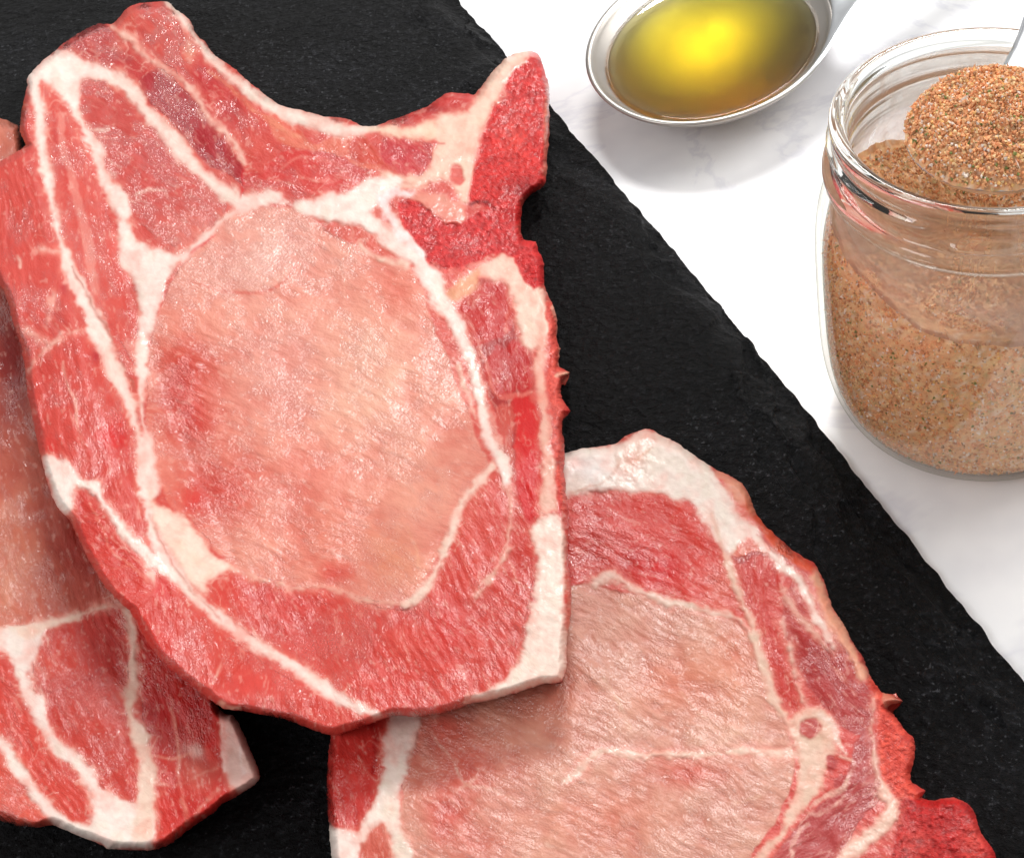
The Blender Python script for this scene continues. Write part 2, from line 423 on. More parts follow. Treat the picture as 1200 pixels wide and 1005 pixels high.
    bun = fbm(fu / 26, fv / 5.0, seed + 23, 2)
    pale = np.array([1.16, 1.42, 1.40]); deep = np.array([0.80, 0.46, 0.44])
    k = np.clip(0.55 * mot + 0.30 * mot2 + 0.20 * bun, -1, 1)
    C = C * np.where(k[..., None] > 0, 1 + (pale - 1) * k[..., None] * LEAN[..., None], 1 + (1 - deep) * k[..., None] * LEAN[..., None])
    ridge = 1 - np.abs(fbm(fu / 30, fv / 13, seed + 24, 2)) * 9
    vein = np.clip(ridge, 0, 1) * sm(fbm(X / 34, Y / 34, seed + 25, 2), -0.05, 0.35) * LEAN
    flk = sm(fbm(fu / 9, fv / 3.5, seed + 26, 2), 0.40, 0.62) * LEAN
    a_ = np.clip(0.10 * vein + 0.30 * flk, 0, 0.6)[..., None]
    C = C + (lin((236, 190, 176)) - C) * a_
    # fine marbling that runs out of the fat into the lean
    rb = 1 - np.abs(n2(fu / 24, fv / 10, seed + 35) + 0.5 * n2(fu / 9, fv / 5, seed + 36)) * 6.5
    rb = np.clip(rb, 0, 1) * sm(fbm(X / 24, Y / 24, seed + 37, 2), -0.15, 0.35) * np.exp(-np.clip(DF, 0, 60) / 17) * LEAN
    C = C + (lin((234, 182, 168)) - C) * np.clip(0.75 * rb, 0, 0.7)[..., None]
    # fat: faint pink and straw mottling
    fm = fbm(X / 17, Y / 17, seed + 27, 3)
    C = C * (1 + FAT[..., None] * (np.where(fm[..., None] > 0, fm[..., None] * np.array([-0.02, -0.32, -0.36]), fm[..., None] * np.array([0.12, 0.10, 0.16]))))
    # bone: open cells
    cell = n2(X / 2.6, Y / 2.6, seed + 28) * 0.6 + n2(X / 5.5, Y / 5.5, seed + 29) * 0.5
    C = C * (1 + BON[..., None] * cell[..., None] * np.array([0.34, 0.62, 0.60]))
    C = C * (1 - FAT[..., None] * np.array([0.10, 0.10, 0.09])) * (1 - (1 - FAT[..., None]) * np.array([0.12, 0.25, 0.28]))
    rr_ = sm(C[..., 1] / C[..., 0], 0.36, 0.16) * (1 - FAT)                  # the red muscles hold more blood pigment
    C = C * (1 - rr_[..., None] * np.array([0.03, 0.20, 0.22]))
    C = np.clip(C, 0.004, 0.95)
    # wet patches
    WET = 0.05 + 0.95 * sm(WET * (0.80 + 1.15 * fbm(X / 44, Y / 44, seed + 30, 3) + 0.75 * fbm(fu / 13, fv / 8, seed + 31, 2)), 0.30, 0.95)
    WET = np.where(FAT > 0.5, WET * 0.6, WET)
    # relief
    HF = FAT
    relief = H + 0.00016 * HF + 0.00010 * FAT * fbm(X / 9, Y / 9, seed + 38, 2) + 0.00003 * n2(fu / 10, fv / 4.5, seed + 34) * LEAN * WET + 0.0005 * mot * LEAN + 0.00012 * mot2 + 0.00013 * bun * LEAN + 0.00030 * BON * cell - 0.0002 * BON
    relief = relief + 0.0010 * fbm(X / 120, Y / 120, seed + 32, 2)
    r = edge_r * (1 + 0.35 * fbm(X / 30, Y / 30, seed + 33, 2))
    ins = np.maximum(-sd, 0)
    q_ = np.clip(ins / r, 0, 1)
    e = np.sqrt(np.clip(1 - (1 - q_) ** 2, 0, 1))
    ZBASE = base_fn(X, Y)
    Z = ZBASE + T * (0.16 + 0.84 * e) + relief * q_
    inside = sd < 0
    ny, nx = X.shape
    idx = np.arange(ny * nx).reshape(ny, nx)
    anyin = inside[:-1, :-1] | inside[1:, :-1] | inside[1:, 1:] | inside[:-1, 1:]
    q = np.stack([idx[:-1, :-1], idx[1:, :-1], idx[1:, 1:], idx[:-1, 1:]], -1)[anyin]
    fid = ID[:-1, :-1][anyin]
    # pull the outermost nodes onto the outline
    gy, gx = np.gradient(sd, g); gl = np.hypot(gx, gy) + 1e-6
    U = np.where(inside, X, X - np.clip(sd, 0, 2 * g) * gx / gl); Vv = np.where(inside, Y, Y - np.clip(sd, 0, 2 * g) * gy / gl)
    W = place(U, Vv, Z).reshape(-1, 3)
    # skirt: boundary edges dropped to the underside
    e_ = np.concatenate([q[:, [0, 1]], q[:, [1, 2]], q[:, [2, 3]], q[:, [3, 0]]]); ef = np.tile(fid, 4)
    key = np.sort(e_, 1); key = key[:, 0].astype(np.int64) * (ny * nx) + key[:, 1]
    u_, inv, cnt = np.unique(key, return_inverse=True, return_counts=True)
    bm_ = cnt[inv] == 1
    be = e_[bm_]; bf = ef[bm_]
    bv = np.unique(be); n_all = len(W)
    remap = np.full(n_all, -1); remap[bv] = np.arange(len(bv))
    gin = np.stack([-(gx / gl).ravel()[bv], (gy / gl).ravel()[bv]], -1)       # inward, in the plane
    rings = []
    zb = ZBASE.ravel()[bv]
    for dz, inn in ((0.02, 0.0007), (-0.10, 0.0030)):
        ring = W[bv].copy(); ring[:, 2] = zb + T * dz + (0.00005 if dz > 0 else 0); ring[:, :2] += gin * inn
        rings.append(ring)
    rings[1][:, 2] = np.maximum(rings[1][:, 2], ZB + 0.0006) if True else 0
    rings[0][:, 2] = np.maximum(rings[0][:, 2], ZB + 0.0007)
    W = np.concatenate([W] + rings)
    nb = len(bv); r0 = remap[be]
    s1 = np.stack([be[:, 1], be[:, 0], n_all + r0[:, 0], n_all + r0[:, 1]], -1)
    s2 = np.stack([n_all + r0[:, 1], n_all + r0[:, 0], n_all + nb + r0[:, 0], n_all + nb + r0[:, 1]], -1)
    Q = np.concatenate([q, s1, s2]); FID = np.concatenate([fid, bf, bf])
    Q = Q[:, ::-1]                                  # upward winding in the world (image rows run towards the viewer)
    ext = lambda A_: np.concatenate([A_.reshape(n_all, -1), A_.reshape(n_all, -1)[bv], A_.reshape(n_all, -1)[bv]])
    Cc = ext(C); Wt = ext(WET); FB = ext(np.stack([fu, fv, np.zeros_like(fu)], -1))
    # vertex normals of the whole chop so that its parts shade as one skin
    a_ = W[Q[:, 0]]; n = np.cross(W[Q[:, 2]] - a_, W[Q[:, 3]] - W[Q[:, 1]])
    VN = np.zeros_like(W)
    for c_ in range(4):
        for ax in range(3): VN[:, ax] += np.bincount(Q[:, c_], n[:, ax], len(W))
    VN /= np.linalg.norm(VN, axis=1, keepdims=True) + 1e-20
    used = np.unique(Q)
    ctr = W[used].mean(0); ctr[2] = W[used][:, 2].min()
    root = empty('pork_chop', ctr); tag(root, label, 'pork chop', 'raw pork chops on the slate board')
    for k, nm in enumerate(names):
        f = Q[FID == k]
        if len(f) < 60: continue
        vs = np.unique(f); mp_ = np.full(len(W), -1); mp_[vs] = np.arange(len(vs))
        me = mesh(nm, W[vs] - ctr, mp_[f])
        ca_ = me.attributes.new('pigment', 'FLOAT_COLOR', 'POINT')
        ca_.data.foreach_set('color', np.concatenate([Cc[vs], np.ones((len(vs), 1))], 1).astype(np.float32).ravel())
        me.attributes.new('wet', 'FLOAT', 'POINT').data.foreach_set('value', Wt[vs].astype(np.float32).ravel())
        me.attributes.new('fibre', 'FLOAT_VECTOR', 'POINT').data.foreach_set('vector', FB[vs].astype(np.float32).ravel())
        me.normals_split_custom_set_from_vertices(VN[vs].tolist())
        o = link(nm, me, {'lean': M_lean, 'fat': M_fat, 'bone': M_bone}[kinds[k]], root)
    return root

WHT = (240, 222, 210); CRM = (236, 208, 188)
#CHOPDATA
OUT2 = """-40,165 -20,146 0,139 18,146 24,156 40,230 70,330 110,470 160,600 215,720 250,800 257,832 273,837 285,858 294,879 304,906 300,917
 283,929 261,941 249,952 231,964 216,975 203,985 185,994 158,996 128,994 109,985 91,979 76,972 61,966 46,969 21,967 0,960 -40,948 -75,900 -78,700 -70,400 -60,250"""
OPS2 = [
 ('area', '-90,100 40,140 80,330 130,560 160,690 128,708 95,720 60,730 0,735 -90,730', (206, 124, 102), dict(part='loin_eye', ang=70, wet=0.75)),
 ('blot', '100,610,58,120', (150, 28, 20), dict(a=1)),  # dark red muscle, mostly the upper chop's shadow painted into the colour
 ('blot', '14,420,40,110', (142, 28, 20), dict(a=1)),  # red-brown muscle deepened with painted shade beside the upper chop
 ('blot', '20,640,40,70', (212, 140, 112), dict(a=0.6)),
 ('area', '35,735 95,722 145,715 150,760 150,835 158,880 166,930 150,940 120,925 108,905 95,885 70,860 52,838 42,815 34,800 40,770', (196, 70, 60), dict(part='muscle', ang=60, wet=0.7)),
 ('blot', '60,780,26,24', (206, 92, 80), dict(a=0.8)), ('blot', '100,840,36,36', (198, 78, 66), dict(a=0.7)), ('blot', '128,760,22,40', (178, 50, 44), dict(a=0.8)),
 ('line', '36,806 60,812 85,806 105,794 115,785', (165, 35, 35), dict(w=3, a=0.6)),
 ('area', '-60,770 0,775 14,800 26,830 45,855 72,885 100,905 108,925 95,970 72,965 60,948 36,920 15,892 -60,830', (206, 78, 66), dict(part='muscle', ang=55, wet=0.6)),
 ('area', '-80,880 0,880 15,895 38,925 60,952 60,975 -80,975', (208, 90, 74), dict(part='muscle', ang=40, wet=0.7)),
 ('area', '160,700 200,760 235,815 262,830 262,880 268,912 262,945 200,990 178,990 176,930 176,880 168,840 160,790', (196, 52, 46), dict(part='muscle', ang=75, wet=0.6)),
 ('blot', '180,830,20,30', (172, 22, 24), dict(a=0.8)), ('blot', '225,830,30,16', (182, 34, 38), dict(a=0.8)), ('blot', '248,878,10,12', (222, 26, 30), dict(a=0.9)),
 ('blot', '192,930,16,40', (206, 60, 48), dict(a=0.7)), ('blot', '200,975,20,12', (208, 70, 58), dict(a=0.6)), ('blot', '235,905,22,24', (220, 128, 112), dict(a=0.75)), ('blot', '228,880,12,8', (236, 196, 186), dict(a=0.8)),
 ('line', '200,825,3 203,850,3 208,880,5 210,915,4 216,945,5 220,965,4', (226, 150, 132), dict(a=0.8)), ('line', '172,884,3 200,888,3 225,882,3', (228, 150, 130), dict(a=0.8)), ('line', '188,921,3 212,916,3 236,905,4 255,900,4', (228, 160, 144), dict(a=0.8)), ('line', '228,957,4 240,940,5 258,925,6', (226, 160, 145), dict(a=0.7)),
 ('fatarea', '-60,728 0,735 46,732 52,742 44,765 36,785 30,802 36,812 52,816 50,836 40,832 30,818 24,800 12,775 0,762 -60,765', WHT),
 ('fat', '-30,748,26 5,746,24 40,738,14 67,729,7 97,720,4 120,713,4', CRM), ('line', '97,724,4 122,716,6 148,712,5', (170, 30, 32), dict(a=.7)),
 ('fat', '112,712,6 140,708,8 152,714,10', (222, 168, 148), dict(a=.85)),
 ('fat', '5,748,24 22,764,22 29,790,14 32,812,12 41,826,17 51,850,14 65,870,13 80,885,14 95,900,14 108,922,16 122,940,22 140,955,32 160,966,36', WHT),
 ('fatarea', '104,905 118,925 135,932 158,940 163,925 178,930 178,985 170,994 130,992 108,984 100,972 112,950 110,930', WHT),
 ('fat', '150,716,9 154,735,12 156,761,13 155,797,11 152,830,8 160,852,14 166,868,17 170,888,14 173,912,17 170,943,22 165,975,24', (232, 200, 180)),
 ('fat', '-30,850,14 0,872,14 18,894,12 39,925,14 61,949,16 74,964,16 100,975,16 130,985,20', WHT),
 ('fatarea', '261,834 276,837 288,858 296,878 305,906 300,920 279,926 268,909 262,876', (226, 184, 172), dict(part='membrane', wet=0.5)),
 ('line', '270,838,2 280,870,2 288,905,3', (243, 220, 212), dict(a=.7)), ('line', '258,832,3 261,876,4 266,905,4', (240, 212, 202), dict(a=.8)),
]
OUT3 = """662,531 693,524 721,520 732,511 751,504 761,502 779,512 796,520 810,531 824,540 841,551 863,561 874,572 881,586 887,602 905,623 929,644 953,659 961,670
 969,691 976,712 988,730 1000,754 1011,769 1018,787 1033,811 1044,813 1058,821 1046,825 1040,829 1048,838 1063,858 1072,865 1072,885 1067,905 1070,917 1085,926 1079,934 1095,937 1118,934 1135,943 1144,956 1150,976 1163,993 1166,1020 1140,1070 1060,1090
 800,1100 560,1095 410,1070 389,1005 386,968 383,935 385,881 389,858 395,842 425,790 500,660 590,565"""
OPS3 = [
 ('area', '640,690 690,684 720,690 790,705 835,716 870,735 885,765 900,810 922,848 930,900 915,950 880,1000 850,1060 470,1080 470,960 476,900 486,840 560,700', (208, 156, 136), dict(part='loin_eye', ang=28, wet=0.82)),
 ('blot', '540,900,60,50', (206, 92, 78), dict(a=0.75)), ('blot', '520,850,30,24', (200, 76, 66), dict(a=0.6)), ('blot', '520,960,26,40', (206, 84, 74), dict(a=.7)), ('blot', '815,905,50,16', (206, 86, 66), dict(a=0.7)), ('blot', '800,800,50,40', (214, 116, 86), dict(a=0.55)),
 ('blot', '860,780,30,60', (222, 142, 110), dict(a=0.6)), ('blot', '640,820,60,50', (205, 134, 114), dict(a=0.6)), ('blot', '700,960,90,40', (216, 128, 104), dict(a=0.6)), ('blot', '560,990,50,40', (210, 108, 92), dict(a=0.6)),
 ('area', '640,583 696,577 751,575 774,579 804,590 813,605 829,630 841,647 855,660 863,681 872,703 868,722 849,716 821,708 796,700 757,692 724,684 696,680 640,688', (206, 64, 52), dict(part='muscle', ang=25, wet=0.5)),
 ('blot', '774,666,24,20', (208, 8, 14), dict(a=1.0)), ('blot', '742,650,16,16', (198, 40, 44), dict(a=0.7)), ('blot', '846,690,20,26', (216, 118, 98), dict(a=0.8)), ('blot', '690,660,30,14', (208, 92, 80), dict(a=.5)),
 ('area', '863,659 890,650 914,658 928,680 915,690 899,686 897,709 908,740 922,775 941,829 924,840 908,820 893,775 881,712', (198, 62, 52), dict(part='muscle', ang=75, wet=0.5)),
 ('area', '834,608 860,600 905,640 950,672 965,700 985,745 1010,790 1025,835 1024,850 1003,861 964,826 938,790 926,766 914,727 917,700 928,680 914,658 890,650 862,658', (172, 50, 48), dict(part='muscle', ang=50, wet=0.6)),
 ('area', '846,606 872,612 890,630 905,644 880,648 862,652 852,640', (212, 108, 86), dict(part='muscle', ang=40)),
 ('blot', '930,670,16,14', (200, 66, 64), dict(a=0.7)), ('blot', '955,700,12,30', (216, 110, 96), dict(a=0.6)), ('blot', '980,830,30,20', (168, 66, 66), dict(a=0.6)),
 ('area', '945,955 985,920 1003,870 1024,850 1030,893 1034,928 1005,965 985,1010 960,1060 880,1060 905,1005', (176, 76, 76), dict(part='muscle', ang=-35, wet=0.6)),
 ('bone', '1016,790 1033,811 1048,837 1066,862 1073,868 1073,890 1068,919 1078,930 1066,940 1052,938 1036,919 1030,850 1024,820', (222, 92, 76)),
 ('area', '1033,811 1044,813 1058,821 1046,825 1038,826', (216, 140, 116)),
 ('bone', '1052,943 1079,934 1095,937 1118,934 1136,943 1145,956 1151,976 1166,995 1170,1060 1060,1100 1040,1040 1050,985', (184, 30, 30)),
 ('blot', '1140,985,14,22', (218, 90, 80), dict(a=.7)), ('blot', '1070,985,20,20', (220, 100, 92), dict(a=.6)),
 # fat
 ('fatarea', '640,528 693,523 721,519 740,508 761,501 796,519 829,541 842,560 856,588 872,610 878,625 868,640 856,650 846,644 836,628 819,606 808,589 790,586 774,578 751,575 724,578 696,577 665,583 640,588', (240, 222, 208)),
 ('blot', '690,550,26,22', (243, 238, 232), dict(a=.8, keep=0)), ('blot', '742,535,16,14', (206, 128, 98), dict(a=.75, keep=0)), ('blot', '762,514,16,8', (226, 178, 160), dict(a=.7, keep=0)),
 ('line', '721,524,3 724,540,4 716,556,4 700,568,3 672,578,3', (206, 150, 124), dict(a=.6)), ('line', '764,522,3 748,538,4 735,550,3', (214, 150, 120), dict(a=.6)),
 ('fat', '834,556,8 852,590,13 877,618,10 892,637,9 920,663,10 938,680,10 958,724,12 976,756,8', (238, 214, 200)),
 ('fatarea', '841,551 863,561 875,572 882,586 888,603 880,604 866,590 852,574', (224, 150, 122), dict(part='fat')),
 ('blot', '872,592,9,12', (214, 96, 68), dict(a=.8, keep=0)),
 ('area', '880,600 888,602 905,623 929,644 953,659 960,668 945,666 925,655 900,634', (214, 96, 66), dict(part='muscle', ang=40)),
 ('fat', '958,676,14 966,700,16 974,722,16 986,744,16 998,764,14 1010,788,14', (228, 166, 136)),
 ('fat', '695,684,11 715,677,13 751,692,8 790,706,7 835,714,6 863,725,6 884,749,5', (230, 200, 182)),
 ('fat', '832,603,6 852,653,6 868,703,8 880,730,9 893,775,9 905,814,10 922,843,12 936,866,15 947,893,24 946,920,20 930,950,11 915,975,9 888,1008,12 860,1050,12', (228, 190, 168)),
 ('fat', '917,691,8 926,709,8 952,739,6 975,765,3', (222, 170, 150)), ('fat', '914,727,5 926,766,7 938,814,8 950,832,9', (228, 186, 168)), ('line', '965,770,3 985,790,3 1000,815,3', (220, 150, 136), dict(a=.7)),
 ('fatarea', '925,845 948,828 972,838 980,860 976,880 968,905 955,930 938,935 935,900 938,870', (226, 188, 166)),
 ('area', '938,846 956,842 962,856 950,866 938,862', (178, 74, 68), dict(soft=2.5)), ('area', '971,885 980,888 979,904 972,905', (176, 70, 68), dict(soft=2.5)), ('area', '978,914 992,908 992,918 980,922', (176, 70, 68), dict(soft=2.5)),
 ('line', '960,838,6 978,850,7 985,872,5 992,880,4', (230, 196, 182), dict(a=.9)), ('line', '985,885,4 1000,892,5 996,906,5 990,922,5 970,930,6 950,945,6', (228, 190, 172), dict(a=.9)), ('line', '945,952,4 968,950,5 990,930,4', (226, 180, 164), dict(a=.8)), ('line', '929,1005,4 928,985,5 945,965,4', (226, 180, 164), dict(a=.8)),
 ('fat', '1022,820,3 1024,846,4 1027,893,6 1038,930,12 1045,948,22 1032,970,22 1008,984,20 990,1006,20 975,1040,20', (230, 188, 168)),
 ('fatarea', '660,914 680,894 700,877 720,878 745,882 780,883 810,880 840,881 870,877 937,880 940,889 870,884 840,885 810,887 780,887 745,890 720,885 703,884 686,900 664,918', (232, 200, 180)),
 ('line', '505,858,3 530,890,3 545,920,3 575,925,5 607,938,5', (226, 182, 164), dict(a=.8)), ('line', '710,795,4 724,822,5 738,852,5', (224, 184, 160), dict(a=.7)), ('line', '560,905,3 540,925,4', (224, 170, 150), dict(a=.6)), ('line', '860,940,4 890,930,4', (226, 186, 160), dict(a=.6)), ('line', '640,990,4 670,1000,4', (230, 190, 172), dict(a=.7)), ('line', '800,810,2 840,850,3 905,872,3', (226, 180, 155), dict(a=.6)),
 ('area', '380,855 470,835 462,870 452,900 444,930 438,950 428,965 415,975 380,968', (198, 62, 56), dict(part='muscle', ang=80, wet=0.55)),
 ('line', '438,850,8 442,880,9 438,905,5', (158, 20, 24), dict(a=.8)),
 ('fatarea', '380,968 393,970 424,976 422,1000 410,1040 380,1040', WHT),
 ('area', '424,976 440,960 458,962 462,990 465,1040 425,1040', (206, 112, 94), dict(part='muscle', ang=80)),
 ('fat', '476,832,36 470,860,38 463,890,32 458,920,32 452,944,28 432,966,18 424,980,12', (240, 220, 206)), ('fat', '458,940,22 463,970,18 472,1000,20 480,1060,22', (238, 214, 198)),
]
OUT1 = """34,87 60,63 90,40 115,28 131,29 142,18 155,6 175,3 195,2 205,10 222,23 228,37 240,50 253,66 268,75 285,90 300,103 318,117 332,125 353,129 374,135 392,138 410,140 424,148
 440,148 455,142 476,135 500,125 518,113 530,108 554,111 560,106 569,95 583,78 596,66 608,62 623,59 632,66 638,81 643,99 644,126 644,156 641,186 640,212 626,224 616,233 611,249 610,267 614,281 628,283 631,294 637,304 638,334
 647,355 653,376 652,394 656,409 655,430 668,436 659,445 658,466 668,481 661,487 659,502 662,520 661,550 664,578 667,620 665,656 670,680 668,728 664,752 664,776 659,798 638,800 608,810 578,818 548,825 515,836 488,839 461,838 431,848 401,858 388,861
 365,854 340,844 313,838 284,833 263,830 239,814 215,796 194,779 176,757 163,736 152,715 134,699 116,678 107,661 96,641 81,608 67,594 57,570 49,540 39,495 33,462 30,435 24,405 15,378 6,346 0,334 -14,300 -20,240 -12,200 0,189 20,178 30,170 25,160 23,148 27,120 32,100"""
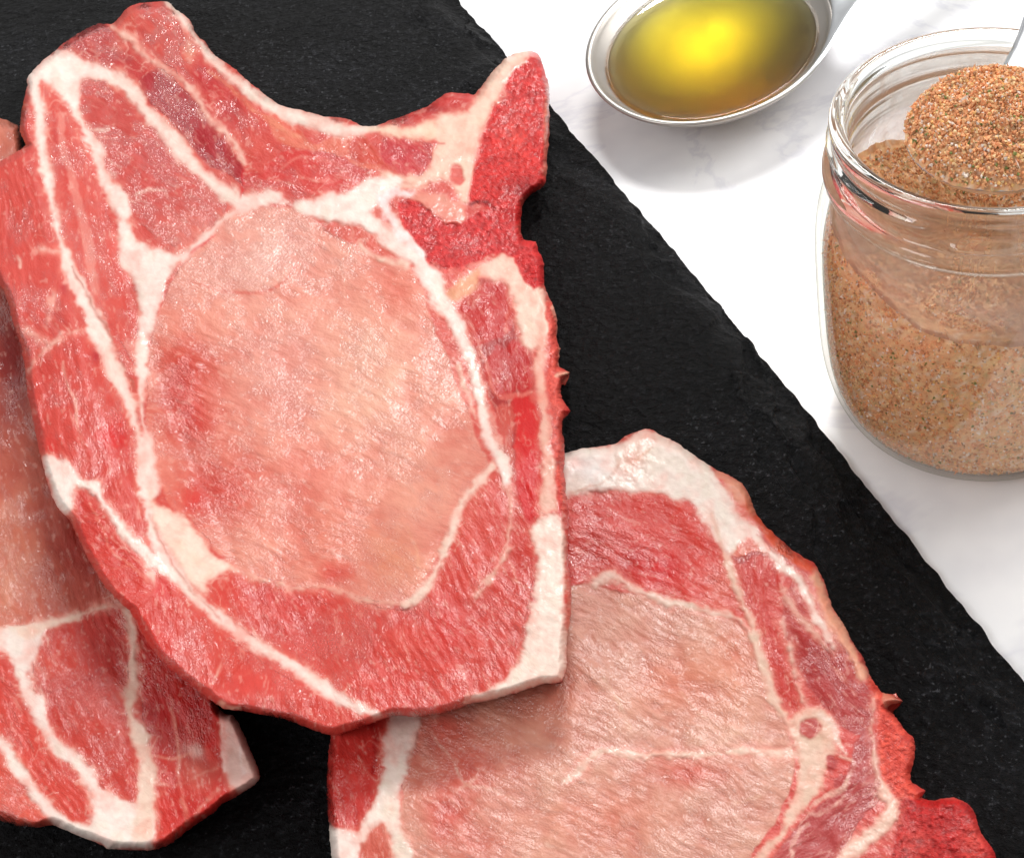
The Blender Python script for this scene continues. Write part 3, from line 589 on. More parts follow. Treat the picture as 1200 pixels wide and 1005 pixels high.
OPS1 = [
 # outer flank muscle
 ('area', '-30,180 40,165 60,240 75,300 100,360 130,420 160,490 165,560 172,640 200,690 260,740 340,795 430,845 380,870 250,830 120,700 40,520', (205, 80, 70), dict(part='muscle', ang=75, wet=0.55)),
 ('blot', '134,510,19,22', (214, 14, 20), dict(a=1.0)), ('blot', '113,417,8,9', (176, 14, 38), dict(a=.9)), ('blot', '77,337,6,6', (178, 20, 38), dict(a=.9)), ('blot', '189,690,12,14', (208, 24, 26), dict(a=.9)), ('blot', '60,525,7,12', (208, 40, 32), dict(a=.9)),
 ('blot', '190,760,16,36', (206, 40, 30), dict(a=.7)), ('blot', '160,725,14,20', (210, 44, 32), dict(a=.8)), ('blot', '300,800,40,20', (214, 74, 66), dict(a=.5)), ('blot', '130,470,26,20', (204, 84, 74), dict(a=.6)),
 ('area', '88,573 104,578 114,590 125,610 145,634 165,652 175,672 176,700 160,712 134,697 116,676 98,640 84,606', (202, 66, 56), dict(part='muscle', ang=40, wet=0.35)),
 # strip between the two long seams
 ('area', '44,98 62,108 75,125 90,150 98,175 106,200 118,230 128,262 136,290 144,320 156,345 161,385 160,428 140,395 122,368 100,340 84,315 72,282 62,240 52,200 47,160 44,130', (208, 92, 82), dict(part='muscle', ang=72, wet=0.6)),
 ('line', '70,135,9 78,190,10 92,240,10 104,290,12 112,340,10', (226, 158, 146), dict(a=.55)), ('line', '60,125,4 66,170,5 78,225,5', (200, 66, 58), dict(a=.7)), ('line', '128,285,8 140,330,9 154,380,8 158,415,5', (206, 74, 62), dict(a=.8)),
 # coarse fibred muscle
 ('area', '99,93 125,94 143,99 158,119 179,134 191,155 206,179 227,200 248,215 263,233 260,254 245,266 215,287 191,284 170,266 155,251 149,227 131,209 119,170 104,152 96,134 93,110', (200, 88, 82), dict(part='muscle', ang=28, wet=1.25)),
 ('blot', '108,104,10,8', (206, 70, 66), dict(a=.6)), ('blot', '218,262,26,12', (212, 92, 80), dict(a=.8)), ('line', '104,152,3 116,155,4 130,151,3', (234, 206, 192)), ('line', '161,228,3 176,220,4 190,221,3', (234, 196, 182), dict(a=.8)), ('blot', '185,175,22,20', (192, 80, 84), dict(a=.5)),
 # upper muscles
 ('area', '73,57 90,42 113,28 128,31 143,42 155,49 163,60 176,72 170,84 163,98 149,93 128,81 99,70', (186, 56, 54), dict(part='muscle', ang=30, wet=.6)),
 ('blot', '95,45,20,8', (200, 70, 62), dict(a=.6)), ('blot', '140,55,12,8', (216, 130, 114), dict(a=.6)),
 ('area', '131,29 142,18 155,6 162,22 162,45 156,50 140,40', (206, 92, 78), dict(part='muscle', ang=60)),
 ('area', '161,10 194,3 206,15 215,45 209,60 221,78 245,81 269,93 284,116 299,143 313,155 340,161 345,176 320,183 287,193 278,176 260,149 248,134 233,125 215,99 203,81 185,72 167,57 161,42', (202, 76, 68), dict(part='muscle', ang=45, wet=.75)),
 ('blot', '235,95,22,26', (186, 34, 42), dict(a=.85)), ('blot', '270,128,16,22', (190, 42, 48), dict(a=.7)), ('blot', '185,40,20,26', (208, 98, 84), dict(a=.7)), ('blot', '222,60,8,16', (224, 160, 136), dict(a=.7)), ('blot', '295,170,26,14', (206, 92, 80), dict(a=.7)),
 ('area', '163,98 176,82 194,85 209,99 227,119 242,137 260,152 272,176 284,197 284,218 269,206 248,194 230,176 209,152 191,131 173,116', (166, 30, 42), dict(part='muscle', ang=55, wet=1.0)),
 ('area', '248,194 269,206 284,218 281,232 266,224 252,208', (206, 100, 92), dict(part='muscle', ang=50)),
 ('area', '287,205 310,201 320,183 338,177 365,176 395,183 422,195 434,204 431,216 410,222 386,228 362,237 338,231 310,222 287,220', (202, 62, 58), dict(part='muscle', ang=15, wet=.75)),
 ('line', '330,196,4 355,184,4 388,190,5 400,202,5 385,212,5 350,208,4', (222, 130, 120), dict(a=.6)), ('blot', '375,196,14,7', (206, 76, 66), dict(a=.7)),
 ('area', '318,132 338,141 353,153 368,168 390,160 418,161 434,180 446,186 444,197 425,194 400,184 372,176 340,170 320,158', (216, 120, 98), dict(part='muscle', ang=30)),
 ('area', '413,163 426,160 438,175 450,186 447,192 430,190 408,180', (206, 84, 66), dict(part='muscle', ang=50)),
 ('area', '449,162 461,159 482,165 503,168 507,180 503,198 488,208 470,204 455,192 446,180', (196, 58, 66), dict(part='muscle', ang=35, wet=.9)),
 ('area', '461,141 500,126 530,108 557,110 553,129 515,132 488,142', (198, 58, 52), dict(part='muscle', ang=-20)),
 ('blot', '512,128,14,6', (164, 24, 28), dict(a=.8)),
 # right side
 ('area', '569,325 593,330 596,349 602,376 608,397 620,409 627,436 626,460 620,465 628,490 631,530 634,560 633,600 628,618 618,612 608,590 603,560 594,540 585,500 577,470 564,440 558,415 548,400 532,378 545,355 557,335', (160, 26, 24), dict(part='muscle', ang=70, wet=.42)),
 ('blot', '552,378,14,22', (200, 44, 40), dict(a=.9)), ('blot', '622,580,10,50', (204, 20, 22), dict(a=.9)), ('blot', '612,425,14,18', (150, 28, 28), dict(a=.6)), ('blot', '586,360,12,24', (196, 52, 46), dict(a=.6)), ('blot', '590,435,8,16', (196, 110, 108), dict(a=.7, wet=1)), ('blot', '620,500,10,24', (186, 70, 52), dict(a=.6)),  # the pale pink wet blot paints glints into the dark pocket
 ('line', '548,410,12 556,440,14 566,470,14 576,500,12 586,530,10', (214, 140, 128), dict(a=.85, wet=1)), ('line', '578,492,4 586,484,4 592,500,4 584,520,4', (226, 150, 138), dict(a=.7)), ('line', '598,475,4 610,490,4 606,504,4', (222, 130, 116), dict(a=.7)),  # broad first stroke: pinkish strip with its glints painted as colour
 ('area', '545,352 560,336 575,330 592,334 597,350 601,376 590,392 574,396 558,404 546,396 534,378', (186, 24, 20), dict(wet=.35)),
 ('area', '566,428 574,414 582,402 592,408 600,398 612,400 620,412 627,436 625,452 618,463 606,458 598,468 586,464 574,452 564,440', (186, 12, 14), dict(wet=.1, soft=3)),
 ('blot', '592,434,10,20', (186, 84, 84), dict(a=.7, wet=1)),  # pinkish centre of the dark pool: glints painted into the colour
 ('area', '600,468 620,464 630,492 632,530 635,565 633,600 627,616 618,610 608,588 604,560 602,530 606,500', (204, 14, 12), dict(wet=.2, soft=3)),
 ('line', '560,408,5 568,424,4 574,446,4 584,462,5 600,466,6 624,460,4', (222, 132, 118), dict(a=.8)), ('line', '596,360,3 592,380,3 600,392,2', (220, 120, 106), dict(a=.7)),
 ('area', '582,480 596,474 604,490 600,520 602,552 596,540 588,512', (196, 84, 72), dict(wet=.9)),
 # outer loin cap
 ('area', '243,690 275,672 310,676 345,688 395,694 428,706 470,714 492,700 510,672 526,638 536,606 552,580 572,556 588,560 600,580 612,600 624,620 628,650 624,690 618,716 606,764 597,787 570,812 545,826 515,838 440,842 400,815 340,775 290,740 260,716', (206, 78, 68), dict(part='muscle', ang=60, wet=.6)),
 ('blot', '525,735,16,40', (206, 56, 50), dict(a=.8)), ('blot', '450,805,50,24', (208, 64, 54), dict(a=.7)), ('blot', '350,735,50,30', (204, 74, 72), dict(a=.6, wet=.9)), ('blot', '560,630,20,30', (212, 92, 82), dict(a=.6)), ('blot', '310,700,46,12', (198, 52, 50), dict(a=.6)),
 ('line', '392,722,2 401,746,2 425,764,2 440,779,2 464,782,2', (228, 140, 124), dict(a=.7)), ('line', '330,735,2 370,725,3 398,735,2', (228, 150, 140), dict(a=.6)), ('line', '262,760,3 275,792,3 300,780,2', (226, 140, 124), dict(a=.4)),
 ('fat', '588,545,6 592,562,7 599,614,6 593,648,6 572,680,5 560,698,4', (228, 176, 158)), ('line', '594,650,3 608,683,3 620,689,3', (226, 160, 144), dict(a=.8)),
 # eye of loin
 ('area', '262,250 290,243 330,243 365,256 390,276 425,290 450,300 475,312 490,330 500,350 508,380 520,410 535,450 548,480 560,520 570,542 552,572 533,602 522,632 508,660 490,690 472,706 430,702 395,690 345,685 305,674 275,664 255,645 235,620 215,603 195,588 185,560 177,520 172,480 172,440 178,400 188,360 203,325 225,300 245,275', (221, 148, 130), dict(part='loin_eye', ang=24, wet=.8)),
 ('blot', '310,300,80,50', (229, 178, 163), dict(a=.85, wet=1.4)), ('blot', '212,450,34,60', (196, 60, 46), dict(a=1)), ('blot', '225,490,26,30', (202, 58, 48), dict(a=.8)), ('blot', '250,575,60,40', (204, 66, 56), dict(a=.85)), ('blot', '225,590,16,14', (204, 30, 28), dict(a=.7)),
 ('blot', '465,345,36,30', (214, 112, 94), dict(a=.85, wet=.3)), ('blot', '430,450,80,80', (230, 182, 160), dict(a=.8)), ('blot', '460,560,70,50', (228, 166, 144), dict(a=.7)), ('blot', '370,560,60,50', (220, 132, 116), dict(a=.7)), ('blot', '385,635,50,40', (222, 134, 112), dict(a=.7)), ('blot', '460,655,28,30', (226, 150, 104), dict(a=0.5)), ('blot', '395,672,24,14', (208, 66, 56), dict(a=.7)), ('blot', '330,430,50,60', (224, 160, 148), dict(a=.6, wet=.9)), ('blot', '340,340,26,14', (214, 118, 100), dict(a=.5)),
 ('line', '383,282,2 392,298,2 401,313,3 407,346,3 403,379,2', (232, 170, 150), dict(a=.8)), ('line', '386,284,2 396,302,2 404,320,2', (150, 70, 60), dict(a=.35)), ('line', '222,330,3 290,345,4 330,332,5 345,312,4', (208, 96, 80), dict(a=.6)), ('line', '480,620,3 488,640,4 490,665,3', (230, 170, 140), dict(a=.6)), ('line', '275,445,2 290,460,3 285,475,2', (226, 160, 140), dict(a=.6)),
 ('area', '391,264 420,267 450,280 470,296 460,301 430,291 398,281', (212, 104, 88), dict(part='muscle', ang=30)),
 ('line', '379,257,4 384,270,4', (200, 96, 78), dict(a=.8)),
 # fat
 ('fatarea', '34,87 60,63 73,59 99,70 128,80 143,88 158,107 150,112 128,95 100,92 93,108 96,136 104,152 119,170 131,209 149,227 155,251 145,262 132,240 116,212 104,176 92,146 76,118 62,104 50,97 40,100', WHT),
 ('fat', '140,92,18 160,115,13 185,146,17 210,173,19 235,201,18 262,224,15 285,242,20', (236, 212, 198)),
 ('fat', '30,84,10 40,100,12 45,130,11 48,165,11 54,200,10 62,240,9 70,280,9 79,308,11 96,345,17 112,385,21 126,415,18 141,450,18 155,480,14 164,510,13 170,548,16 174,590,16', WHT),
 ('fatarea', '137,289 140,310 152,322 158,346 161,370 160,405 164,440 172,438 173,411 179,384 185,358 194,331 206,313 221,298 209,297 197,297 176,290 158,280 150,258 138,262', WHT),
 ('fat', '168,400,10 166,430,8 164,459,8 168,489,9 173,534,16 175,578,20', WHT),
 ('fat', '215,302,12 232,283,8 250,266,8 272,250,8 292,240,12', (236, 206, 194)), ('line', '222,297,3 238,284,4 250,274,2', (208, 60, 56), dict(a=.8)),
 ('fatarea', '172,572 186,590 215,606 236,626 254,650 270,664 262,672 245,680 243,692 236,693 220,678 205,656 190,632 178,612', (240, 218, 200)),
 ('fat', '174,600,10 186,638,13 204,665,15 227,697,11 251,719,11 284,742,13 313,760,14 340,776,13 365,796,14 395,815,15 422,830,14 441,838,9', (238, 214, 202)),
 ('fatarea', '52,536 69,537 87,549 96,563 116,567 112,576 98,572 88,574 82,604 67,597 57,566', WHT),
 ('fat', '108,568,9 121,588,8 134,606,9 146,625,9 165,643,12 185,659,14 203,672,12', WHT), ('fat', '172,652,5 175,672,7 178,685,3', (232, 200, 184)),
 ('fat', '30,387,3 57,399,4 95,387,3', (230, 180, 164)), ('fat', '33,434,5 44,418,4 57,403,5 75,392,3', (230, 184, 168)), ('fat', '64,346,5 58,362,5 55,376,3', (230, 180, 164)), ('line', '73,423,3 81,453,3 90,470,4 90,495,3 99,525,3', (232, 176, 160), dict(a=.8)), ('fat', '45,292,3 70,295,4', (230, 190, 176)), ('line', '20,300,4 24,312,4', (232, 190, 176), dict(a=.8)), ('line', '104,590,2 118,615,2 128,640,2 150,660,2 172,680,2', (228, 150, 130), dict(a=.8)), ('line', '110,660,2 130,665,2 150,662,2', (224, 130, 112), dict(a=.6)), ('line', '245,800,3 258,785,4 262,772,3', (232, 180, 165), dict(a=.7)),
 ('line', '84,312,2 104,350,2.4 122,381,2.4 143,423,2.4 158,458,2', (170, 92, 74), dict(a=.85, h=-0.0005)), ('line', '176,605,2 191,638,2 209,670,2.2 236,703,2 262,728,2', (200, 120, 104), dict(a=.8, h=-0.0004)),
 ('fat', '134,31,4 146,40,6 158,49,6 163,60,5 176,72,8 190,79,7 203,87,5 221,101,5 239,131,6 250,142,8 263,154,5 276,172,5 287,191,5', (232, 190, 172)), ('line', '283,200,3 284,215,4 282,232,4', (206, 14, 24), dict(a=1)),
 ('fat', '198,3,8 212,20,8 226,40,9 242,60,10 262,80,11 284,98,13 306,118,15 332,132,17 360,141,20 386,148,20 412,152,16 440,150,8', (228, 208, 194)),
 ('line', '245,84,5 268,100,5 290,122,6 318,144,6 350,160,4', (226, 150, 118), dict(a=.65)), ('line', '322,138,4 338,148,4 352,155,3', (214, 84, 62), dict(a=.8)),
 ('fatarea', '428,152 470,147 513,145 517,163 490,165 455,157', (236, 202, 176)),
 ('fatarea', '515,133 548,132 560,110 569,94 596,66 623,58 612,72 592,96 580,118 568,146 560,176 553,205 550,240 540,235 532,212 520,210 505,215 480,222 455,216 446,200 470,204 490,208 506,198 508,180 512,164', (234, 196, 174)),
 ('area', '527,195 536,190 544,205 540,216 528,212', (210, 98, 86), dict(soft=2.5)), ('line', '505,166,4 520,168,3', (206, 70, 60), dict(a=.8)), ('line', '445,220,3 470,215,3 510,217,4 542,226,4', (216, 120, 104), dict(a=.7)),
 ('fat', '286,238,16 312,234,12 340,240,13 368,247,22 395,243,36 425,232,36 443,220,26 460,214,16', WHT),
 ('fat', '410,250,20 440,266,20 466,286,18 488,302,22 508,325,26 515,346,22 525,366,20 540,386,17 546,410,12 552,432,9 561,460,8 568,490,10 576,520,11 586,540,14 593,562,8', WHT),
 ('fat', '536,430,4 546,460,5 556,490,4', (234, 200, 180)), ('fat', '420,285,5 445,303,6 475,310,8', (234, 206, 186)),
 ('fat', '452,230,12 455,252,13 470,273,13 490,291,14 506,306,14', (240, 226, 220)), ('fat', '452,232,10 464,226,11 484,228,8', (238, 222, 218)),
 ('fatarea', '500,226 530,233 545,247 537,259 518,256 505,244 485,230', (222, 142, 122), dict(part='cartilage')),
 ('fatarea', '524,337 542,325 562,312 560,330 552,345 530,352', (222, 156, 118), dict(part='cartilage')),
 ('fatarea', '560,316 581,301 608,305 618,330 636,338 641,358 652,380 640,398 622,410 608,395 597,346 590,328 575,327', (234, 202, 182)),
 ('fat', '632,380,12 634,430,10 637,480,10 640,540,13 643,590,24', (230, 176, 156)),
 ('fatarea', '626,617 645,600 664,612 664,660 662,700 664,770 658,798 608,811 578,819 540,827 572,809 599,787 609,764 621,716 627,680 629,650 623,630', (240, 216, 200)),
 ('line', '636,600,2 640,660,2 638,710,2', (222, 178, 160), dict(a=.6)), ('line', '650,600,2 653,680,2', (226, 190, 176), dict(a=.6)),
 ('fat', '475,708,12 490,699,14 502,682,12 513,662,9 527,630,9 536,598,9 554,572,8 574,546,8', (238, 206, 188)),
 ('fat', '268,666,6 300,676,6 330,685,6 350,689,6 368,686,4 395,692,5 428,703,5 455,706,5 474,708,8', (230, 184, 164)),
 # bone
 ('bone', '593,99 610,78 629,67 640,87 641,120 638,168 634,207 640,212 622,226 610,234 612,249 605,266 584,258 569,243 553,237 555,204 562,177 571,144 579,123 595,117', (206, 46, 44)),
 ('blot', '618,220,18,14', (150, 8, 16), dict(a=.9)), ('blot', '600,250,10,14', (178, 8, 18), dict(a=.8)), ('line', '552,240,4 566,238,5 580,243,4', (120, 14, 16), dict(a=.9)), ('line', '592,116,4 615,114,5 632,112,4', (176, 24, 28), dict(a=.6)), ('blot', '600,160,14,24', (216, 84, 72), dict(a=.5)), ('line', '640,100,6 642,150,7 640,205,6', (226, 142, 122), dict(a=.9)),
 ('bone', '470,237 482,234 497,240 512,256 530,263 548,256 560,249 575,249 590,256 605,267 614,282 628,284 638,306 637,330 623,338 614,325 608,313 599,301 575,298 557,307 542,316 527,317 509,313 497,304 497,295 485,282 472,262 468,248', (204, 54, 56)),
 ('blot', '628,320,8,16', (190, 20, 26), dict(a=.8)), ('line', '498,306,6 520,316,7 545,314,7 570,302,5', (222, 140, 130), dict(a=.7)),
 ('bone', '645,352 653,376 652,394 656,409 655,430 668,436 659,445 658,466 668,481 661,487 659,502 662,520 661,550 664,600 656,590 650,540 646,480 642,420 640,380', (216, 96, 84)),
 ('line', '655,560,3 657,600,4 664,625,4', (206, 30, 30), dict(a=.8)), ('line', '654,440,5 660,436,5 668,436,4', (232, 196, 170), dict(a=.9)), ('line', '651,360,6 656,400,7 657,425,5', (230, 190, 168), dict(a=.8)), ('blot', '664,482,5,4', (200, 20, 30), dict(a=.9)), ('line', '664,680,4 668,720,5 664,760,4', (222, 140, 120), dict(a=.7)),
 ('line', '26,120,8 24,150,9 28,168,8', (214, 104, 70), dict(a=.85)), ('line', '160,735,10 178,765,12 205,795,10 235,818,8', (212, 44, 32), dict(a=.75)), ('line', '258,822,5 270,828,6 282,830,4', (238, 196, 170), dict(a=.9)),
]
def flat_base(X, Y): return np.full(X.shape, ZB + 0.0004)
p2, p3 = P(OUT2), P(OUT3)
def top_base(X, Y):
    """underside of the upper chop: on the board at the top, lifted over the two lower chops"""
    d = np.minimum(poly_sd(p2, X, Y + 26), poly_sd(p3, X, Y + 26))
    d = np.where(Y > 560, np.minimum(d, np.hypot((X - 330) / 2.2, Y - 850) - 40), d)
    return ZB + 0.0005 + (T + 0.0012 + 0.0050 * sm(X, 300, 60) * sm(Y, 250, 420)) * sm(d, 75, -10)
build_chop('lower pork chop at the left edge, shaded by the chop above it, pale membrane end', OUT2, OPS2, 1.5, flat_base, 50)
build_chop('lower pork chop at the right with white fat cap and big tan loin', OUT3, OPS3, 1.4, flat_base, 90)
build_chop('topmost pork chop, whole in view, overlapping two others, with red bone at its upper corner', OUT1, OPS1, 1.3, top_base, 10)

# ------------------------------------------------------------------ jar
ZS = 75.5 / 71.0
JC = place(1163, 134, 0.0755); JX, JY = JC[0], JC[1]
def lathe(prof, nseg, mod=None):
    prof = np.asarray(prof, float); th = np.arange(nseg) * 2 * math.pi / nseg
    R, TH = np.meshgrid(prof[:, 0], th, indexing='ij'); Z = np.repeat(prof[:, 1][:, None], nseg, 1)
    if mod is not None: R = mod(R, Z, TH)
    V = np.stack([R * np.cos(TH), R * np.sin(TH), Z], -1).reshape(-1, 3)
    n = len(prof); idx = np.arange(n * nseg).reshape(n, nseg)
    i0 = idx[:-1]; i1 = idx[1:]
    q = np.stack([i0, np.roll(i0, -1, 1), np.roll(i1, -1, 1), i1], -1).reshape(-1, 4)
    return V, q
def dense(p, k=5): return smooth_path(np.asarray(p, float), False, k)
outer = dense([(0.01, 1.2), (14, 1.0), (26, 0.5), (29.5, 0.0), (32.2, 1.0), (34.4, 4.0), (36.2, 9.0), (37.2, 15), (37.5, 22), (37.5, 34), (37.3, 42), (36.6, 48), (35.4, 52.5), (33.9, 55.3), (33.2, 56.6),
               (34.2, 57.8), (35.0, 59.2), (34.6, 60.6), (33.1, 61.8), (32.6, 63.5), (32.5, 65.5), (32.6, 67.2), (33.1, 68.6), (33.2, 69.8), (32.7, 70.7), (31.7, 71.0)])
inner = dense([(30.7, 70.8), (30.0, 70.0), (29.7, 68.5), (29.7, 64), (29.9, 60), (30.8, 56), (33.0, 52), (34.4, 47), (35.6, 41), (36.0, 34), (36.0, 22), (35.7, 14), (34.9, 8.5), (33.4, 4.4), (30.8, 2.3), (24, 1.7), (12, 1.6), (0.01, 1.6)])
def thread(R, Z, TH):
    z = Z * 1000; th = np.mod(TH - math.radians(250), 2 * math.pi)        # a raised thread that winds once round the neck
    zt = 66.6 + 3.8 * th / (2 * math.pi)
    wd = sm(th, 0.0, 0.15) * sm(th, 6.28, 6.1)
    outw = (R > 0.0312)
    return R + outw * 0.0014 * wd * np.exp(-((z - zt) / 0.9) ** 2) * (z > 63)
jar = empty('spice_jar', (JX, JY, 0)); tag(jar, 'open clear glass jar with screw rim, half full of orange spice mix', 'jar')
outer[:, 1] *= ZS; inner[:, 1] = np.where(inner[:, 1] > 12, inner[:, 1] * ZS, inner[:, 1])
ZC = 56.2 * ZS
ko = int(np.argmax(outer[:, 1] > ZC)); ki = int(np.argmax(inner[:, 1] < ZC))
V, q = lathe(np.concatenate([outer[ko:], inner[:ki + 1]]) / 1000.0, 160, thread); V[:, 2] += 0.0003
link('glass_rim', mesh('glass_rim', V, q), M_solid, jar)
V, q = lathe(outer[:ko + 1] / 1000.0, 160); V2, q2 = lathe(inner[ki:] / 1000.0, 160)
V = np.concatenate([V, V2]); q = np.concatenate([q, q2 + len(V) - len(V2)]); V[:, 2] += 0.0003
link('glass_body', mesh('glass_body', V, q), M_glass, jar)

# ------------------------------------------------------------------ spice: a packed body plus loose grains
GC = [((186, 104, 56), 26), ((206, 134, 84), 24), ((222, 172, 126), 16), ((240, 222, 200), 12), ((160, 82, 46), 12), ((112, 58, 34), 6), ((70, 46, 30), 3), ((122, 124, 66), 3), ((196, 150, 70), 5)]
gcol = np.clip(np.array([lin(c) for c, _ in GC]) * 1.5, 0, 0.85)
gcol = 0.58 * gcol + 0.42 * lin((244, 202, 156))
gcol[7] = lin((124, 134, 74)); gp = np.array([w_ for _, w_ in GC], float); gp /= gp.sum()
OCT = np.array([(1, 0, 0), (-1, 0, 0), (0, 1, 0), (0, -1, 0), (0, 0, 1), (0, 0, -1)], float)
OF = np.array([(0, 2, 4), (2, 1, 4), (1, 3, 4), (3, 0, 4), (2, 0, 5), (1, 2, 5), (3, 1, 5), (0, 3, 5)])
def grains(pts, smin, smax):
    n = len(pts); s = rng.uniform(smin, smax, (n, 1, 1)) * rng.uniform(0.6, 1.25, (n, 6, 1))
    stretch = np.where(rng.random((n, 1, 1)) < 0.12, np.array([[[1.0, 2.3, 0.5]]]), 1.0)
    loc = OCT[None] * s * stretch
    q4 = rng.normal(size=(n, 4)); q4 /= np.linalg.norm(q4, axis=1, keepdims=True)
    a, b, c, d = q4.T
    Rm = np.stack([np.stack([1 - 2 * (c * c + d * d), 2 * (b * c - a * d), 2 * (b * d + a * c)], -1), np.stack([2 * (b * c + a * d), 1 - 2 * (b * b + d * d), 2 * (c * d - a * b)], -1), np.stack([2 * (b * d - a * c), 2 * (c * d + a * b), 1 - 2 * (b * b + c * c)], -1)], 1)
    V = np.einsum('nij,nkj->nki', Rm, loc) + pts[:, None]
    Fc = (OF[None] + 6 * np.arange(n)[:, None, None]).reshape(-1, 3)
    cc = gcol[rng.choice(len(gcol), n, p=gp)] * rng.uniform(0.8, 1.2, (n, 1))
    return V.reshape(-1, 3), Fc, np.repeat(cc, 6, 0)
def spice_obj(name, V, q, Vg, Fg, Cg, label, cat, loc):
    cb = gcol[rng.choice(len(gcol), len(V), p=gp)]
    cb = 0.5 * cb + 0.5 * lin((242, 196, 148))
    me = mesh(name, np.concatenate([V, Vg]), [q, Fg + len(V)], smooth=False)
    at = me.attributes.new('pigment', 'FLOAT_COLOR', 'POINT')
    C = np.concatenate([cb, Cg]); at.data.foreach_set('color', np.concatenate([C, np.ones((len(C), 1))], 1).astype(np.float32).ravel())
    o = link(name, me, M_spice); o.location = loc
    tag(o, label, cat, kind='stuff'); return o
def inner_r(z): return np.interp(z * 1000, inner[::-1, 1], inner[::-1, 0]) / 1000.0
def top_z(x, y):
    """heaped towards the back, scooped out at the front, banked up at the left"""
    X_, Y_ = x / 0.034, y / 0.034
    z = 0.0465 + 0.001 * sm(Y_, 0.0, 0.9) + 0.0055 * sm(-X_, 0.35, 0.95) - 0.0026 * np.exp(-((X_ - 0.05) ** 2 + (Y_ + 0.8) ** 2) / 0.16)
    z = z - 0.002 * np.exp(-((X_ - 0.15) ** 2 + (Y_ - 0.35) ** 2) / 0.2)
    return z + 0.0009 * fbm(x * 260, y * 260, 61, 3)
ns = 200
th = np.arange(ns) * 2 * math.pi / ns
rows = []
zlow = top_z(0.034 * np.cos(th), 0.034 * np.sin(th)) - 0.0006
for f in np.linspace(0, 1, 34):
    z = 0.0725 * (1 - f) + zlow * f; r = inner_r(z) - 0.00025
    rows.append(np.stack([r * np.cos(th), r * np.sin(th), z + 0.0003], -1))
V = np.concatenate(rows); idx = np.arange(len(V)).reshape(-1, ns)
q = np.stack([idx[:-1], np.roll(idx[:-1], -1, 1), np.roll(idx[1:], -1, 1), idx[1:]], -1).reshape(-1, 4)
link('dust_film', mesh('dust_film', V, q), M_dust, jar)
th = np.arange(ns) * 2 * math.pi / ns
rows = []
for f in np.linspace(0, 1, 42):            # the wall, from the base up to the rim of the heap
    r_b = 0.0345
    zt = top_z(0.0354 * np.cos(th), 0.0354 * np.sin(th)); z = 0.0021 + (zt - 0.0021) * f
    r = inner_r(z) - 0.0006 + 0.00024 * rng.uniform(-1, 1, ns)
    rows.append(np.stack([r * np.cos(th), r * np.sin(th), z], -1))
for f in np.linspace(0.97, 0.0, 36):
    r = (inner_r(top_z(0.034 * np.cos(th), 0.034 * np.sin(th))) - 0.0006) * f + 1e-5
    x, y = r * np.cos(th), r * np.sin(th)
    rows.append(np.stack([x, y, top_z(x, y) + 0.0003 * rng.uniform(-1, 1, ns)], -1))
V = np.concatenate(rows); idx = np.arange(len(V)).reshape(-1, ns)
q = np.stack([idx[:-1], np.roll(idx[:-1], -1, 1), np.roll(idx[1:], -1, 1), idx[1:]], -1).reshape(-1, 4)
n1 = 14000
ta = rng.uniform(math.pi * 0.85, math.pi * 2.15, n1); zt = top_z(0.0354 * np.cos(ta), 0.0354 * np.sin(ta))
zz = 0.0028 + (zt - 0.0028) * rng.random(n1); rr_ = inner_r(zz) - 0.0006
g1 = np.stack([rr_ * np.cos(ta), rr_ * np.sin(ta), zz], -1)
n2_ = 7000
ra = 0.0318 * np.sqrt(rng.random(n2_)); ta = rng.uniform(0, 2 * math.pi, n2_)
g2 = np.stack([ra * np.cos(ta), ra * np.sin(ta), top_z(ra * np.cos(ta), ra * np.sin(ta)) + 0.0002], -1)
Vg, Fg, Cg = grains(np.concatenate([g1, g2]), 0.00016, 0.00050)
spice_obj('spice_mix', V, q, Vg, Fg, Cg, 'orange brown granular spice mix with green flecks filling the glass jar', 'spice', (JX, JY, 0.0003))

# ------------------------------------------------------------------ spoons
def bowl_mesh(rim, zr, depth, th_, pw=0.8, nr=56, tilt=None):
    """rim: (n,2) closed outline; returns inner surface + lip + outer surface"""
    c = rim.mean(0); n = len(rim); rows = []
    tz = (lambda p: 0 * p[:, 0]) if tilt is None else tilt
    rad = np.linalg.norm(rim - c, axis=1, keepdims=True)
    for f in np.linspace(0.001, 1, nr):
        p = c + (rim - c) * f; rows.append(np.column_stack([p, zr + tz(p) - depth * (1 - f ** 2.2) ** pw]))
    lip = c + (rim - c) * (1 + 0.5 * th_ / rad); rows.append(np.column_stack([lip, zr + tz(lip) + 0.0002]))
    for f in np.linspace(1, 0.001, nr):
        p = c + (rim - c) * (1 + th_ / rad) * f; rows.append(np.column_stack([p, zr + tz(p) - 0.0002 - (depth + th_) * (1 - f ** 2.2) ** pw]))
    V = np.concatenate(rows); idx = np.arange(len(V)).reshape(-1, n)
    q = np.stack([idx[:-1], np.roll(idx[:-1], -1, 1), np.roll(idx[1:], -1, 1), idx[1:]], -1).reshape(-1, 4)
    return V, q
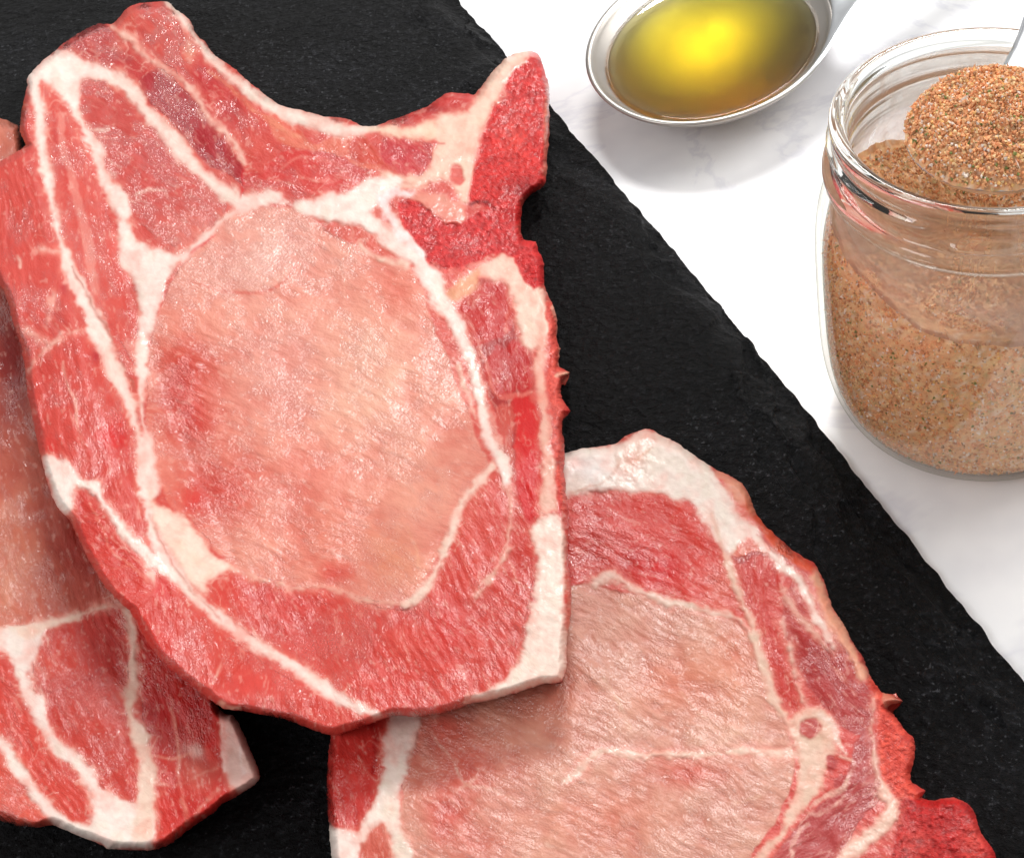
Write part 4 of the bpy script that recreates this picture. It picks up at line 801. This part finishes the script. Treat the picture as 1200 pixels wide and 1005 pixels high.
def handle_mesh(A, B, zs, thick, crown):
    """plate between two edge lines A and B (n,2), heights zs, with a crowned top"""
    n = len(A); m_ = 9; top = []; bot = []
    for k in range(m_):
        f = k / (m_ - 1); s = 4 * f * (1 - f)
        p = A * (1 - f) + B * f
        top.append(np.column_stack([p, zs - thick * 0.5 * (1 - s ** 0.35) + crown * s])); bot.append(np.column_stack([p, zs - thick * (0.5 + 0.5 * s ** 0.35) + crown * s]))
    ring = np.stack(top + bot[::-1][0:], 0)          # (2m, n, 3)
    V = ring.transpose(1, 0, 2).reshape(-1, 3); k2 = 2 * m_
    idx = np.arange(len(V)).reshape(n, k2)
    q = np.stack([idx[:-1], idx[1:], np.roll(idx[1:], -1, 1), np.roll(idx[:-1], -1, 1)], -1).reshape(-1, 4)
    caps = [idx[0][None], idx[-1][::-1][None]]
    return V, [q] + caps

ZR = 0.0140
pts = P('690,66 712,106 743,133 775,141 808,142 860,134 903,117 938,93 962,66 743,0')
cen = np.array([833.0, 46.0]); d = pts - cen
Acoef = np.stack([d[:, 0] ** 2, d[:, 0] * d[:, 1], d[:, 1] ** 2], 1); k3 = np.linalg.lstsq(Acoef, np.ones(len(d)), rcond=None)[0]
ta = np.linspace(0, 2 * math.pi, 120, endpoint=False); cs, sn = np.cos(ta), np.sin(ta)
rr3 = 1 / np.sqrt(k3[0] * cs * cs + k3[1] * cs * sn + k3[2] * sn * sn)
rim_uv = cen + np.stack([cs * rr3, sn * rr3], 1)
rimw = place(rim_uv[:, 0], rim_uv[:, 1], ZR)[:, :2][::-1]
sp_c = rimw.mean(0)
spoon = empty('serving_spoon', (*sp_c, 0)); tag(spoon, 'steel spoon full of yellow oil resting on the marble', 'spoon')
V, q = bowl_mesh(rimw, ZR, 0.0115, 0.0017)
V[:, :2] -= sp_c
link('bowl', mesh('bowl', V, q), M_steel, spoon)
A = smooth_path(P('925,106 948,84 966,64 982,38 996,15 1012,-5 1040,-32 1110,-90 1200,-150'), False, 4); B = smooth_path(P('940,-26 952,-14 964,-10 974,-14 984,-22 1000,-36 1024,-58 1092,-116 1182,-176'), False, 4)
zs = ZR + 0.0000 + np.linspace(0, 1, len(A)) * 0.010
A3 = np.array([place(a[0], a[1], z)[:2] for a, z in zip(A, zs)]) - sp_c; B3 = np.array([place(a[0], a[1], z)[:2] for a, z in zip(B, zs)]) - sp_c
# keep the flared root outside the bowl: push points inside the rim outwards to it
def push_out(Pt):
    out = Pt.copy(); rw = rimw - sp_c; ang = np.arctan2(rw[:, 1], rw[:, 0]); o_ = np.argsort(ang); ra_ = np.linalg.norm(rw, axis=1)
    for i, p in enumerate(Pt):
        a_ = math.atan2(p[1], p[0]); r_ = np.interp(a_, ang[o_], ra_[o_], period=2 * math.pi) + 0.0006
        l = np.hypot(*p)
        if l < r_: out[i] = p * r_ / l
    return out
A3, B3 = push_out(A3), push_out(B3)
n = len(A3); m_ = 11; rows_t = []; rows_b = []
for k in range(m_):
    f = k / (m_ - 1); s = 4 * f * (1 - f); p = push_out(A3 * (1 - f) + B3 * f)
    rows_t.append(np.column_stack([p, zs - 0.0006 * (1 - s ** 0.4) - 0.0010 * s])); rows_b.append(np.column_stack([p, zs - 0.0008 - 0.0006 * s ** 0.4 - 0.0010 * s]))
ring = np.stack(rows_t + rows_b[::-1], 0); V = ring.transpose(1, 0, 2).reshape(-1, 3); k2 = 2 * m_
idx = np.arange(len(V)).reshape(n, k2); q = np.stack([idx[:-1], idx[1:], np.roll(idx[1:], -1, 1), np.roll(idx[:-1], -1, 1)], -1).reshape(-1, 4)
link('handle', mesh('handle', V, [q, idx[-1][::-1][None]]), M_steel2, spoon)

# the oil: fills the bowl to a level below the rim
lev = 0.0036; fo = (1 - (lev / 0.0115) ** (1 / 0.8)) ** (1 / 2.2) + 0.004
rw = (rimw - sp_c) * fo; rows = []
for f in np.linspace(0.001, 1, 24):
    rows.append(np.column_stack([rw * f, np.full(len(rw), ZR - lev) + 0.0007 * sm(f, 0.90, 1.0)]))
for f in np.linspace(0.995, 0.001, 50):
    g_ = f * fo; rows.append(np.column_stack([rw * f, np.full(len(rw), ZR - 0.0115 * (1 - g_ ** 2.2) ** 0.8 - 0.0005)]))
V = np.concatenate(rows); nn = len(rw); idx = np.arange(len(V)).reshape(-1, nn)
q = np.stack([idx[:-1], np.roll(idx[:-1], -1, 1), np.roll(idx[1:], -1, 1), idx[1:]], -1).reshape(-1, 4)
o = link('olive_oil', mesh('olive_oil', V, q[:, ::-1]), M_oil); o.location = (*sp_c, 0)
tag(o, 'golden yellow oil filling the bowl of the steel spoon', 'oil')

# spoon of spice across the mouth of the jar
ZT = 0.0775
sc_uv = np.array([1167.0, 152.0]); c0 = place(*sc_uv, ZT)
hd = place(1215, 20, ZT + 0.006)[:2] - c0[:2]; hd /= np.linalg.norm(hd); hn = np.array([-hd[1], hd[0]])
ta = np.linspace(0, 2 * math.pi, 72, endpoint=False)
rim2 = np.outer(np.cos(ta) * 0.0188, hd) + np.outer(np.sin(ta) * 0.0164 * (1 - 0.10 * np.cos(ta)), hn)
ts = empty('teaspoon', (c0[0], c0[1], ZT - 0.008)); tag(ts, 'small pale metal spoon heaped with spice in the mouth of the jar', 'spoon')
V, q = bowl_mesh(rim2, 0.008, 0.0075, 0.0008)
link('bowl', mesh('bowl', V, q), M_steel2, ts)
L_ = np.linspace(0.0178, 0.13, 24); wd = np.interp(L_, [0.0178, 0.023, 0.034, 0.13], [0.0075, 0.0042, 0.0036, 0.0068])
zs = 0.0078 + np.interp(L_, [0.0178, 0.03, 0.13], [0, 0.002, 0.030])
Ah = np.outer(L_, hd) + wd[:, None] * hn; Bh = np.outer(L_, hd) - wd[:, None] * hn
V, fl = handle_mesh(Ah, Bh, zs, 0.0014, 0.0004)
link('handle', mesh('handle', V, fl), M_steel2, ts)
def mound(x, y):
    u = (x * hd[0] + y * hd[1]) / 0.0202; v = (x * hn[0] + y * hn[1]) / 0.0179; r2 = u * u + v * v
    return 0.0080 + 0.0072 * np.clip(1 - r2, 0, 1) ** 0.62 + 0.0015 * fbm(x * 240, y * 240, 71, 4) * np.clip(1.2 - r2, 0, 1)
rows = []
ta = np.linspace(0, 2 * math.pi, 110, endpoint=False)
for f in np.linspace(1, 0.001, 30):
    p = np.outer(np.cos(ta) * 0.0201 * f, hd) + np.outer(np.sin(ta) * 0.0178 * f, hn)
    rows.append(np.column_stack([p, mound(p[:, 0], p[:, 1]) + 0.0003 * rng.uniform(-1, 1, len(ta)) - 0.0004]))
V = np.concatenate(rows); nn = len(ta); idx = np.arange(len(V)).reshape(-1, nn)
q = np.stack([idx[:-1], np.roll(idx[:-1], -1, 1), np.roll(idx[1:], -1, 1), idx[1:]], -1).reshape(-1, 4)
ng = 6500; rr_ = np.sqrt(rng.random(ng)); ta = rng.uniform(0, 2 * math.pi, ng)
p = np.outer(np.ones(ng), [0, 0]) + (np.cos(ta) * 0.0202 * rr_)[:, None] * hd + (np.sin(ta) * 0.0179 * rr_)[:, None] * hn
pz = mound(p[:, 0], p[:, 1]) + rng.uniform(-0.0002, 0.0004, ng)
Vg, Fg, Cg = grains(np.column_stack([p, pz]), 0.00016, 0.00055)
spice_obj('spice_heap', V, q, Vg, Fg, Cg, 'heap of orange spice mix piled on the small spoon over the jar', 'spice', (c0[0], c0[1], ZT - 0.008))
